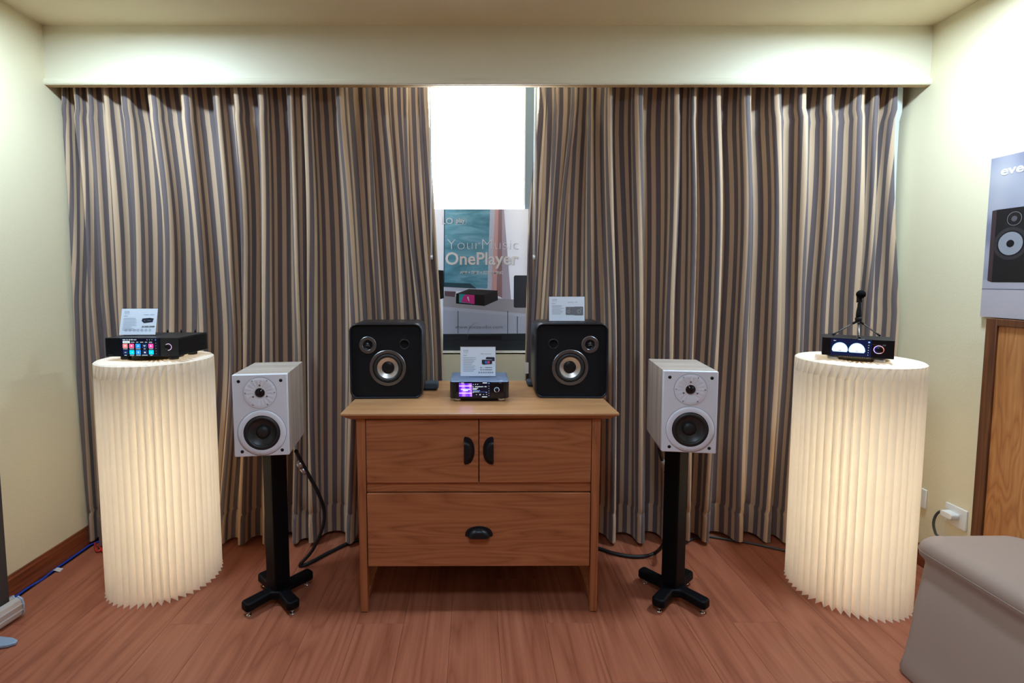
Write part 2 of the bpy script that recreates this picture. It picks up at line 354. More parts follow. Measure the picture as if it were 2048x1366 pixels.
# ------------------------------------------------------------------ curtains
from bisect import bisect
_T = np.linspace(0, 2.35, 400)
_J = np.array([np.mean(np.cos(t*np.sin(np.linspace(0, 2*PI, 65)[:-1]))) for t in _T])
def inv_j0(v): return float(np.interp(-v, -_J, _T))
def curtain(name, rows, label, seed, yfun, zbot, drift, edge_lining=None):
    """rows: [(photo row, [ridge pixel columns])] : ridges of the folds at four heights"""
    rg = random.Random(seed); n = len(rows[0][1]); NS = 18
    zk = []; xk = []
    for v, us in rows:
        pts = [P(u, v, Y=2.53+yfun(u)) for u in us]
        zk.append(sum(p.z for p in pts)/n); xk.append([p.x for p in pts])
    zk = np.array(zk[::-1]); xk = np.array(xk[::-1])
    zs = sorted(set(list(np.linspace(zbot, 2.50, 58)) + [.172, .178, .184]))
    sp = np.diff(xk, axis=1); mean = sp.mean(axis=0); mx = sp.max(axis=0)
    Ls = [max(min(mean[i]*2.1+.035, mean[i]+.19), mx[i]*1.03) for i in range(n-1)]
    U = np.concatenate([[0], np.cumsum(Ls)])
    us_mid = [rows[1][1][i] for i in range(n)]
    ph = [rg.uniform(0, 6.28) for _ in range(n)]; ry = [rg.uniform(-.022, .018) for _ in range(n)]
    V = []; UVs = []; cols = (n-1)*NS+1
    for z in zs:
        zz_ = z+np.linspace(-.22, .22, 9)*min(1, max(.05, (zk[-1]+.1-z)/.35))
        xr = np.array([np.interp(zz_, zk, xk[:, i]).mean() for i in range(n)])
        xr += np.array([.0022*math.sin(3.1*z+ph[i]) for i in range(n)])*(1 if z < 2.3 else .3)
        xr[0] = max(xr[0], XL+.012); xr[-1] = min(xr[-1], XR-.02)
        for i in range(1, n): xr[i] = max(xr[i], xr[i-1]+.006)
        topk = 1-.35*max(0, (z-2.15)/.35)            # shallower at the header tape
        pinch = math.exp(-((z-.178)/.010)**2)
        dr = [drift[0]*math.exp(-i/1.5)*max(0, z-1.3)+drift[1]*math.exp(-(n-1-i)/1.5)*max(0, z-1.3)+.012*math.sin(2.2*z+ph[i]*2) for i in range(n)]
        for i in range(n-1):
            Lk = Ls[i]; s = xr[i+1]-xr[i]; th = inv_j0(min(s/Lk, .999))
            t = np.linspace(0, 1, NS+1); tm = (t[1:]+t[:-1])/2; a = th*np.sin(2*PI*(tm+.075*np.sin(2*PI*tm)))
            dx = np.concatenate([[0], np.cumsum(np.cos(a))])*Lk/NS; dy = np.concatenate([[0], np.cumsum(np.sin(a))])*Lk/NS
            dx *= s/max(dx[-1], 1e-6); dy = dy*topk; dy *= min(1, .135/max(dy.max(), 1e-6))
            for j in range(NS + (1 if i == n-2 else 0)):
                f = t[j]; base = 2.53+yfun(us_mid[i])*(1-f)+yfun(us_mid[i+1])*f
                yo = ry[i]*(1-f)+ry[i+1]*f + .006*math.sin(4*z+ph[i])
                y = base + yo*(1 if z < 2.2 else .4) + dy[j] + .006*pinch
                V.append((xr[i]+dx[j], min(y, YB-.012), z)); UVs.append((U[i]+Lk*f+dr[i]*(1-f)+dr[i+1]*f+.03*seed+(.005 if z < .175 else 0), z))
    Fs = [(r*cols+c, r*cols+c+1, (r+1)*cols+c+1, (r+1)*cols+c) for r in range(len(zs)-1) for c in range(cols-1)]
    me = bpy.data.meshes.new(name); me.from_pydata(V, [], Fs); me.materials.append(CURT)
    uv = me.uv_layers.new(name='UVMap')
    for lp in me.loops: uv.data[lp.index].uv = UVs[lp.vertex_index]
    for p in me.polygons: p.use_smooth = True
    o = bpy.data.objects.new(name, me); C.objects.link(o)
    tag(o, label, 'curtain'); return o, V, cols, zs
def yl(u): return .140*max(0, min(1, (u-700)/48.0)) if u < 950 else .140*max(0, min(1, (1212-u)/40.0))
rowsL = [(190, [122, 152, 178, 207, 243, 275, 300, 340, 368, 430, 470, 497, 520, 552, 580, 606, 655, 680, 726, 770, 812, 838, 856]),
         (420, [118, 178, 203, 228, 262, 292, 333, 352, 392, 455, 489, 505, 527, 563, 591, 616, 665, 702, 743, 793, 817, 846, 871]),
         (700, [140, 190, 216, 240, 270, 300, 336, 358, 404, 466, 493, 512, 532, 575, 597, 617, 674, 712, 765, 812, 842, 866, 887]),
         (1070, [172, 205, 228, 250, 275, 302, 335, 360, 395, 440, 481, 500, 529, 560, 590, 620, 660, 700, 750, 800, 840, 868, 889])]
rowsL = [(v, [u for i, u in enumerate(us) if i not in (5, 7, 11, 13, 16)]) for v, us in rowsL]
rowsR = [(190, [1078, 1092, 1112, 1150, 1182, 1220, 1279, 1355, 1390, 1438, 1498, 1556, 1606, 1662, 1726, 1755, 1797]),
         (420, [1058, 1078, 1100, 1122, 1184, 1221, 1278, 1354, 1391, 1440, 1500, 1562, 1606, 1664, 1722, 1752, 1797]),
         (700, [1050, 1062, 1080, 1110, 1180, 1228, 1280, 1342, 1386, 1434, 1492, 1555, 1600, 1649, 1704, 1738, 1806]),
         (1070, [1046, 1062, 1085, 1130, 1178, 1226, 1284, 1336, 1380, 1412, 1482, 1536, 1570, 1630, 1690, 1745, 1800])]
curtain('curtain', rowsL, 'beige and mauve-grey striped floor-length curtain hanging left of the bright window gap', 1, yl, .022, (-.12, .03))
cr, VR, colsR, zsR = curtain('curtain', rowsR, 'beige and mauve-grey striped floor-length curtain hanging right of the bright window gap', 2, yl, .022, (.12, -.10))
# white lining showing past the outer edge of the right-hand curtain
b = MB(); lv = []
for i, z in enumerate(zsR):
    e = Vector(VR[(i+1)*colsR-1]); w2 = .060*max(0, min(1, (z-.9)/1.4))
    lv += [(e.x-.002, e.y+.012, z), (min(e.x+.004+w2, XR-.012), e.y+.045, z)]
b.add(lv, [(2*i, 2*i+1, 2*i+3, 2*i+2) for i in range(len(zsR)-1)], True)
build('lining', b, LINING, cr)
q0 = P(1049, 725, Y=2.655); q1 = P(1057, 747, Y=2.655)
build('sewn_tag', MB().box((q0.x, 2.653, q1.z), (q1.x, 2.656, q0.z)), mat('beige_tag', (.55, .47, .40), .8), cr)
# draw wands hanging in front of the inner curtain edges
for u, lab in ((863, 'thin white curtain draw wand at the inner edge of the left curtain'), (1068, 'thin white curtain draw wand at the inner edge of the right curtain')):
    p0 = P(u, 175, Y=2.60); p1 = P(u, 519, Y=2.60)
    t = thing('curtain_wand', lab, 'wand', (p1.x, 2.60, p1.z), group='curtain draw wands')
    build('rod', MB().tube([(0, 0, .02), (0, 0, 2.47-p1.z)], .0048, 8), FRAMEW, t)
    build('end_cap', MB().tube([(0, 0, 0), (0, 0, .022)], .0062, 8), ALU, t)

# ------------------------------------------------------------------ oak sideboard
cab = thing('sideboard', 'oak sideboard with two cupboard doors, one wide drawer and black cup pulls', 'cabinet', (.016, 2.0, 0))
cx = .016
TX0, TX1, TY0, TY1, TZ = -.542-cx, .582-cx, -.023, .622, .863
b = MB(); p = [(TX0, TY0), (TX1, TY0), (TX1, TY1), (TX0, TY1)]
def inset(q, d): return [(p[0][0]+d, p[0][1]+d), (p[1][0]-d, p[1][1]+d), (p[2][0]-d, p[2][1]), (p[3][0]+d, p[3][1])]
lay = [(inset(p, .002), TZ), (p, TZ-.003), (p, TZ-.009), (inset(p, .034), TZ-.033)]
vs = [(x, y, z) for q, z in lay for x, y in q]
b.add(vs, [(0, 1, 2, 3), (15, 14, 13, 12)]+[(4*i+k, 4*i+(k+1) % 4, 4*i+4+(k+1) % 4, 4*i+4+k) for i in range(3) for k in range(4)])
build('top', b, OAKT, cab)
LX = [(-.485-cx, -.449-cx), (.480-cx, .516-cx)]; Z1 = TZ-.033
for x0, x1 in LX:
    for y0, y1 in ((.008, .05), (.585, .612)):
        t = .003
        build('leg', MB().hexa([(x0+t, y0+t, 0.003), (x1-t, y0+t, .003), (x1-t, y1-t, .003), (x0+t, y1-t, .003), (x0, y0, Z1), (x1, y0, Z1), (x1, y1, Z1), (x0, y1, Z1)]), OAKV, cab, bevel=.0015)
        build('foot_pad', MB().box((x0+.006, y0+.005, 0), (x1-.006, y1-.005, .0035)), RUBBER, cab)
for x0, x1 in LX:
    xa = (x0+x1)/2
    build('side_panel', MB().box((xa-.009, .05, .205), (xa+.009, .585, Z1)), OAK, cab)
    build('side_rail', MB().box((xa-.010, .05, .030), (xa+.010, .585, .055)), OAK, cab)
XA, XB = LX[0][1]+.001, LX[1][0]-.001
build('carcass', MB().box((XA, .034, .215), (XB, .60, Z1)), mat('dark_gap', (.03, .012, .006), .8), cab)
build('back_panel', MB().box((XA, .60, .205), (XB, .608, Z1)), OAK, cab)
build('rail', MB().box((XA, .016, .522), (XB, .034, .560)), OAK, cab, bevel=.001)
def cup_pull(parent, x, z, rot):
    """half-moon cup pull: rot 0 = opening down; +-90 turns it for the doors"""
    b = MB(); W2, Hh = .0575, .044
    pl_ = [(-W2, .006), (-W2*.97, .000), (W2*.97, .000), (W2, .006)]
    outline = [(W2*math.cos(a), .004+(Hh-.004)*math.sin(a)**.8) for a in [PI*k/20 for k in range(21)]]
    b.prism([(px, pz) for px, pz in outline]+[(-W2*.9, 0), (W2*.9, 0)], -.003, 0)
    # bulging cup
    n, mrow = 16, 7; vs = []
    for j in range(mrow+1):
        f = j/mrow; d = .022*math.sin(f*PI/2); k = 1-.0*f
        for i in range(n+1):
            a = PI*i/n; rr = math.cos(f*PI/2)*.38+.62 if j else 1
            vs.append((W2*.80*math.cos(a)*rr, -.003-d, -.002*f+.003+(Hh*.78)*math.sin(a)*rr))
    b.add(vs, [(j*(n+1)+i, j*(n+1)+i+1, (j+1)*(n+1)+i+1, (j+1)*(n+1)+i) for j in range(mrow) for i in range(n)] + [[mrow*(n+1)+i for i in range(n+1)]], True)
    o = build('handle', b, BLACK, parent); o.location = (x, 0, z); o.rotation_euler = (0, rot, 0); return o
ym = .004
def front(name, x0, x1, z0, z1):
    o = build(name, MB().box((x0, -.018, z0), (x1, 0, z1)), OAK, cab, bevel=.0012, seg=1); o.location = (0, .034-ym-.006, 0); return o
dl = front('door', XA+.002, -.0018, .564, Z1-.002); dr_ = front('door', .0018, XB-.002, .564, Z1-.002); dw = front('drawer', XA+.002, XB-.002, .206, .518)
for o_, x, z, r in ((dl, -.0615, .700, R(90)), (dr_, .0605, .700, R(-90)), (dw, .000, .335, 0)):
    h = cup_pull(o_, x, z, r); h.location.y = -.018

# ------------------------------------------------------------------ black bookshelf speakers
def driver_ring(name, parent, c, ro, ri, th, m, seg=56):
    return build(name, MB().lathe_loop([(ri, 0), (ri, th*.6), (ri+.002, th), (ro-.002, th), (ro, th*.7), (ro, 0)], c, seg, smooth=False), m, parent)
def black_speaker(x, y, label, mirror, rz):
    t = thing('bookshelf_speaker', label, 'speaker', (x, y, .863), rz, 'black speakers on the sideboard')
    w, h, d, r = .163, .341, .235, .036
    def rr(inset_, y_, n=8): return [(px, y_, pz) for px, pz in rrect(-w+inset_, inset_, w-inset_, h-inset_, max(r-inset_, .004), n)]
    loops = [rr(.010, .016), rr(.007, .002), rr(.004, 0), rr(0, .006), rr(0, d-.004), rr(.004, d)]
    n = len(loops[0]); vs = [q for l in loops for q in l]
    b = MB().add(vs, [(i*n+k, i*n+(k+1) % n, (i+1)*n+(k+1) % n, (i+1)*n+k) for i in range(5) for k in range(n)], True)
    b.f.append([5*n+k for k in range(n)]); b.sm.append(False); b.mi.append(0)
    build('shell', b, BSHELL, t)
    b = MB().prism(rrect(-w+.010, .010, w-.010, h-.010, r-.010, 8), .012, .03)
    bfl = build('baffle', b, BAFFLE, t)
    s = -1 if mirror else 1; y0 = .012
    wc = (0.006*s, y0, .139); tcn = (-.082*s, y0, .244); pc = (.082*s, y0, .246)
    cut(bfl, [(wc, .066), (tcn, .0225), (pc, .0187)], .012, y0)
    g = thing_part('woofer', t)
    driver_ring('trim_ring', g, wc, .082, .066, .006, DSTEEL)
    build('surround', MB().lathe_loop([(.0475, .0), (.0475, .001), (.052, .006), (.057, .0075), (.062, .005), (.066, .001), (.066, 0)], wc, 48, smooth=True), RUBBER, g)
    build('cone', MB().lathe([(.048, .001), (.040, -.003), (.027, -.009)], 48, '-y', wc, caps=False), SILVER, g)
    build('dust_cap', MB().lathe([(.0275, -.009), (.0270, -.006), (.020, -.0035), (.010, -.0015), (.0001, -.001)], 40, '-y', wc, caps=False), BLACK, g)
    g = thing_part('tweeter', t)
    driver_ring('trim_ring', g, tcn, .0385, .022, .005, DSTEEL)
    build('surround', MB().lathe([(.022, .002), (.017, -.003), (.013, -.003)], 36, '-y', tcn, caps=False), BLACK, g)
    build('dome', MB().lathe([(.013, -.002), (.011, .003), (.006, .006), (.0001, .007)], 28, '-y', tcn, caps=False), GLASSBLK, g)
    b = MB()
    for k in range(3):
        a = 2*PI*k/3+PI/2; b.tube([(tcn[0]+.013*math.cos(a), y0-.004, tcn[2]+.013*math.sin(a)), (tcn[0], y0-.0085, tcn[2])], .0012, 6)
    build('phase_guard', b, DSTEEL, g)
    g = thing_part('bass_port', t)
    build('flare', MB().lathe_loop([(.0185, -.0005), (.0185, .001), (.021, .0018), (.024, .0008), (.024, -.0005)], pc, 36, smooth=True), BSHELL, g)
    build('throat', MB().lathe([(.0187, .001), (.0180, -.010), (.0001, -.0115)], 32, '-y', pc, caps=False), mat('port_black', (.0015, .0015, .002), .9), g)
    return t
def thing_part(name, parent):
    o = bpy.data.objects.new(name, None); C.objects.link(o); o.parent = parent; o.empty_display_size = .02; return o
black_speaker(-.3985, 2.222, 'black rounded square speaker at the left end of the sideboard, nothing on it', False, R(1.5))
black_speaker(.4365, 2.226, 'black rounded square speaker at the right end of the sideboard, card on top', True, R(-1.5))

# ------------------------------------------------------------------ white speakers and their stands
def white_speaker(x, y, z, label, rz):
    t = thing('standmount_speaker', label, 'speaker', (x, y, z), rz, 'white fronted speakers on stands')
    w, h, d = .104, .329, .30; yf = -d/2
    b = MB().box((-w, yf+.018, 0), (w, d/2, h)); o = build('enclosure', b, [ASH, ASHT], t, bevel=.0012, seg=1)
    for p in o.data.polygons:
        if abs(p.normal.z) > .9: p.material_index = 1
    bfl = build('baffle', MB().box((-w, yf, 0), (w, yf+.018, h)), WHITE, t, bevel=.003, seg=2)
    cut(bfl, [((.003, yf, h-.2345), .0695)], .0175, yf)
    # tweeter flange with radiating ripples
    tc = (0, yf, h-.073); g = thing_part('tweeter', t); n = 144; rs = [.021, .026, .032, .040, .048, .055, .0595, .0622]
    vs = []
    for r in rs:
        f = (r-.021)/.041; amp = .00035*math.sin(PI*min(1, f*1.05))
        for k in range(n):
            a = 2*PI*k/n; hgt = -.0015+.003*f**.6+amp*math.cos(18*a); hgt = max(hgt, .0002) if f > .9 else hgt+.0016
            vs.append((tc[0]+r*math.cos(a), tc[1]-hgt-.0006, tc[2]+r*math.sin(a)))
    b = MB().add(vs, [(i*n+k, i*n+(k+1) % n, (i+1)*n+(k+1) % n, (i+1)*n+k) for i in range(len(rs)-1) for k in range(n)], True)
    build('flange', b, WHITE, g)
    build('groove', MB().lathe_loop([(.0622, .0002), (.0632, .0002), (.0632, .0006), (.0622, .0006)], tc, 64), INK, g)
    build('collar', MB().lathe_loop([(.0185, 0), (.0185, .003), (.0205, .003), (.0215, .001), (.0215, 0)], tc, 40, smooth=True), mat('pale_collar', (.60, .52, .55), .35), g)
    build('dome', MB().lathe([(.0185, .001), (.016, .0015), (.0145, .003), (.011, .006), (.006, .0082), (.0001, .009)], 36, '-y', tc), GLASSBLK, g)
    sc = MB().lathe([(.0001, .0022), (.0020, .0024), (.0034, .0018), (.0036, .0)], 12, '-y', (0, 0, 0))
    s0 = None
    for rr, angs in ((.0545, [k*60 for k in range(6)]), (.0300, (90, 210, 330))):
        for a in angs:
            loc = (tc[0]+rr*math.cos(R(a)), yf-.0012, tc[2]+rr*math.sin(R(a)))
            if s0 is None: s0 = build('screw', sc, mat('screw_steel', (.25, .22, .23), .35, .8), g); s0.location = loc
            else: copy_part(s0, g, loc)
    # woofer
    wc = (.003, yf, h-.2345); g = thing_part('woofer', t)
    build('shallow_ring', MB().lathe_loop([(.0700, .0), (.0700, .0030), (.0712, .0034), (.083, .0012), (.092, .0004), (.092, 0)], wc, 72, smooth=True), WHITE, g)
    build('groove', MB().lathe_loop([(.0920, .0001), (.0929, .0001), (.0929, .0006), (.0920, .0006)], wc, 72), INK, g)
    build('surround', MB().lathe_loop([(.052, -.002), (.052, .001), (.056, .0055), (.060, .007), (.064, .0055), (.0675, .001), (.0700, .001), (.0700, -.002)], wc, 64, smooth=True), RUBBER, g)
    build('cone', MB().lathe([(.053, .001), (.046, -.004), (.036, -.0095), (.026, -.013)], 56, '-y', wc, caps=False), CONE, g)
    build('dust_cap', MB().lathe([(.0265, -.013), (.026, -.010), (.021, -.004), (.012, -.0005), (.0001, .0005)], 40, '-y', wc, caps=False), RUBBER, g)
    hz = MB().lathe([(.0001, .0009), (.0062, .0009), (.0066, 0)], 24, '-y'); h0 = None
    for hx, hh in ((-.0795, h-.026), (.0795, h-.026), (-.0745, .021), (.0775, .021)):
        if h0 is None: h0 = build('grille_socket', hz, BLACK, t); h0.location = (hx, yf, hh)
        else: copy_part(h0, t, (hx, yf, hh))
    # tiny arc of lettering under the woofer
    s = 'DYNAMIC SOUND AND TRANSDUCER'; mb_parts = []
    grp = None
    for i, ch in enumerate(s):
        if ch == ' ': continue
        a = R(-90 + (i-(len(s)-1)/2)*1.95); rr = .0835
        o = text('letter', ch, INK, g, wc[0]+rr*math.cos(a), yf-.0016, wc[2]+rr*math.sin(a), .0042, align='CENTER'); o.rotation_euler = (PI/2, -(a+PI/2), 0)
        mb_parts.append(o)
    base = mb_parts[0]; bm = bmesh.new()
    for o in mb_parts:
        me = o.data.copy(); me.transform(Matrix.LocRotScale(o.location, o.rotation_euler, None)); bm.from_mesh(me)
    me = bpy.data.meshes.new('lettering'); bm.to_mesh(me); me.materials.append(INK)
    for o in mb_parts: bpy.data.objects.remove(o, do_unlink=True)
    o = bpy.data.objects.new('lettering', me); C.objects.link(o); o.parent = g
    return t
def stand(x, y, h, label, rz, crz):
    t = thing('speaker_stand', label, 'stand', (x, y, 0), rz, 'black speaker stands')
    # four-armed base plate
    out = []; la, wd = .158, .027
    for k in range(4):
        a = R([225+4, 315-4, 45+1, 135-1][k]); u = Vector((math.cos(a), math.sin(a))); nn = Vector((-u.y, u.x))
        c = .052
        out.append((k, u, nn))
    poly = []
    for k, u, nn in out:
        tip = u*la
        rc = .015
        for s1 in (-1, 1):
            for q in range(5):
                w = (q/4)*PI/2
                if s1 < 0: pt = tip - u*rc - nn*(wd-rc) + (-nn*math.cos(w)+u*math.sin(w))*rc
                else: pt = tip - u*rc + nn*(wd-rc) + (u*math.cos(w)+nn*math.sin(w))*rc
                poly.append((pt.x, pt.y))
        u2, n2 = out[(k+1) % 4][1:]
        mid = (u+u2).normalized()*.052
        e1 = mid + (u-u2)*.012; e2 = mid - (u-u2)*.012
        poly += [(e1.x, e1.y), (e2.x, e2.y)]
    b = MB().prism(poly, .026, .064, 'xy')
    o = build('base', b, BPOWD, t, bevel=.009, seg=4)
    q = .036; b = MB().prism([(-q, -q+.004), (-q+.004, -q), (q-.004, -q), (q, -q+.004), (q, q-.004), (q-.004, q), (-q+.004, q), (-q, q-.004)], .064, h-.008, 'xy')
    o = build('column', b, BPOWD, t); o.rotation_euler = (0, 0, crz)
    build('top_plate', MB().box((-.075, -.085, h-.008), (.075, .085, h)), BPOWD, t, bevel=.002)
    sp = MB().lathe([(.001, .0035), (.003, .008), (.004, .016), (.004, .030)], 12).lathe([(.011, 0), (.011, .003), (.006, .0045), (.0001, .0045)], 16).lathe([(.0085, .014), (.0085, .019)], 14)
    s0 = None
    for k, u, nn in out:
        loc = (u.x*(la-.022), u.y*(la-.022), 0)
        if s0 is None: s0 = build('spike', sp, CHROME, t); s0.location = loc
        else: copy_part(s0, t, loc)
    return t
stand(-.863, 2.105, .699, 'black four-armed speaker stand left of the sideboard', R(3), R(50))
white_speaker(-.868, 2.098, .699, 'white fronted two-way speaker on the stand left of the sideboard', R(7.5))
stand(.872, 2.112, .709, 'black four-armed speaker stand right of the sideboard', R(-3), R(40))
white_speaker(.874, 2.098, .709, 'white fronted two-way speaker on the stand right of the sideboard', R(-8.0))

# ------------------------------------------------------------------ pleated paper light columns
def paper_column(x, y, rad, h, label, seed, power, toff):
    t = thing('pleated_column', label, 'lamp', (x, y, 0), toff, 'glowing pleated paper columns')
    n = 48; ro, ri = rad, rad-.042; rg = random.Random(seed); vs = []; fs = []
    rowz = [(0.0, 0), (.012, 0), (.3, .0), (.6, 0), (.85, 0), (h-.062, 0), (h-.004, 1), (h, 1.25)]
    jit = [rg.uniform(-.0006, .0006) for _ in range(2*n)]; ja = [rg.uniform(-.05, .05) for _ in range(2*n)]
    for z, f in rowz:
        for k in range(2*n):
            out_ = k % 2 == 0
            a = 2*PI*(k + ja[k] + (0 if f == 0 else (.80*(f if not out_ else 0))) + (.55 if out_ else 0))/(2*n)
            r = (ro if out_ else ri) + jit[k]
            if f > 0: r = (ro-.001 if out_ else ri + (ro-ri-.003)*min(f, 1)) - (.006 if f > 1 else 0)
            if z < .001: r += .004
            vs.append((r*math.cos(a), r*math.sin(a), z))
    m2 = 2*n
    for i in range(len(rowz)-1):
        for k in range(m2): fs.append((i*m2+k, i*m2+(k+1) % m2, (i+1)*m2+(k+1) % m2, (i+1)*m2+k))
    b = MB().add(vs, fs); build('pleated_skirt', b, PAPER, t)
    # fan-folded top
    vs = []; fs = []; rows = [(ro-.007, .0), (ro*.78, .004), (ro*.5, .001), (ro*.40, -.004)]
    for r, dz in rows:
        for k in range(m2):
            a = 2*PI*(k+.9)/m2; vs.append((r*math.cos(a), r*math.sin(a), h+dz+(.0035 if k % 2 else -.0035)*(1 if r < ro*.9 else .1)))
    for i in range(len(rows)-1):
        for k in range(m2): fs.append((i*m2+k, i*m2+(k+1) % m2, (i+1)*m2+(k+1) % m2, (i+1)*m2+k))
    build('pleated_top', MB().add(vs, fs), PAPER, t)
    build('top_disc', MB().lathe([(.0001, h-.002), (ro*.47, h-.002), (ro*.47, h+.004), (.0001, h+.004)], 64, smooth=False), mat('honey_glow_tint', (.70, .48, .24), .5), t)  # opaque disc; lamp glow from below is put into its honey colour
    for z, pw in ((.16, .22), (.38, .28), (.60, .28), (.80, .22)):
        l = bpy.data.lights.new('lamp_bulb', 'POINT'); l.energy = power*pw*3; l.color = (1, .82, .60); l.shadow_soft_size = .05
        o = bpy.data.objects.new('lamp_bulb', l); C.objects.link(o); o.parent = t; o.location = (0, 0, z)
    return t
LCX, LCY, LCR = -1.457, 2.272, .2345
RCX, RCY, RCR = 1.682, 2.172, .2345
paper_column(LCX, LCY, LCR, 1.045, 'white pleated paper column lamp left, with a touch screen player on it', 3, 2.8, 0.3)
paper_column(RCX, RCY, RCR, 1.050, 'white pleated paper column lamp right, with a two-dial amplifier on it', 4, 3.05, 1.1)

# ------------------------------------------------------------------ screen colours
SCRN = GLOW('screen_navy', (.001, .002, .012), 1.0); SCRN2 = GLOW('screen_dim_blue', (.002, .006, .035), 1.2)
EW = GLOW('screen_white', (.85, .95, 1), 1.0); EC = GLOW('screen_cyan', (.0, .75, .95), .95); EB = GLOW('screen_blue', (.02, .33, 1), 1.0)
EPK = GLOW('screen_pink', (1, .12, .30), .95); ECO = GLOW('screen_coral', (1, .30, .28), .95); EMG = GLOW('screen_magenta', (1, .10, .50), .95)
ENV = GLOW('screen_tile_navy', (.01, .03, .11), 1.0); EPU = GLOW('screen_purple', (.28, .06, .95), .95); ELP = GLOW('screen_lilac', (.62, .33, 1), 1.0)
EPW = GLOW('screen_pale_pink', (1, .70, 1), 1.05); EDB = GLOW('screen_slate', (.06, .20, .50), .9)
RPK = GLOW('ring_pink', (1, .72, 1), 1.1); RBL = GLOW('ring_blue', (.45, .70, 1), 1.1); ROR = GLOW('ring_orange', (1, .55, .45), 1.0)
SFACE = mat('stencil_grey', (.12, .12, .13), .6)
METER = GLOW('meter_face', (.92, .93, 1), .93); MEDGE = GLOW('meter_edge', (.10, .45, 1), .9); METW = GLOW('meter_rim', (.95, .97, 1), 1.1)
def knob(parent, x, z, r, y, ringmat, a0=0, a1=360):
    k = build('knob', MB().lathe([(r*.82, 0), (r*.82, .010), (r*.76, .0115), (.0001, .0115)], 40, '-y', (x, y, z)), mat('knob_black', (.012, .012, .016), .28, .5), parent)
    arc_m = arc(x, z, r*1.02, r*.90, a0, a1, y-.0012, MB()); build('light_ring', arc_m, ringmat, k); return k
def bars(parent, name, lst, m, y):
    b = MB()
    for x0, z0, x1, z1 in lst:
        b.flat([(x0, z0), (x1, z0), (x1, z1), (x0, z1)], y)
        if name == 'stencil': o = build(name, b, m, parent); b = MB()
    if name == 'stencil': return o
    return build(name, b, m, parent)
def foot(parent, locs, r, h, m):
    f = None
    for l in locs:
        if f is None: f = build('foot', MB().lathe([(r*.9, 0), (r, .002), (r, h-.002), (r*.8, h)], 24), m, parent); f.location = l
        else: copy_part(f, parent, l)

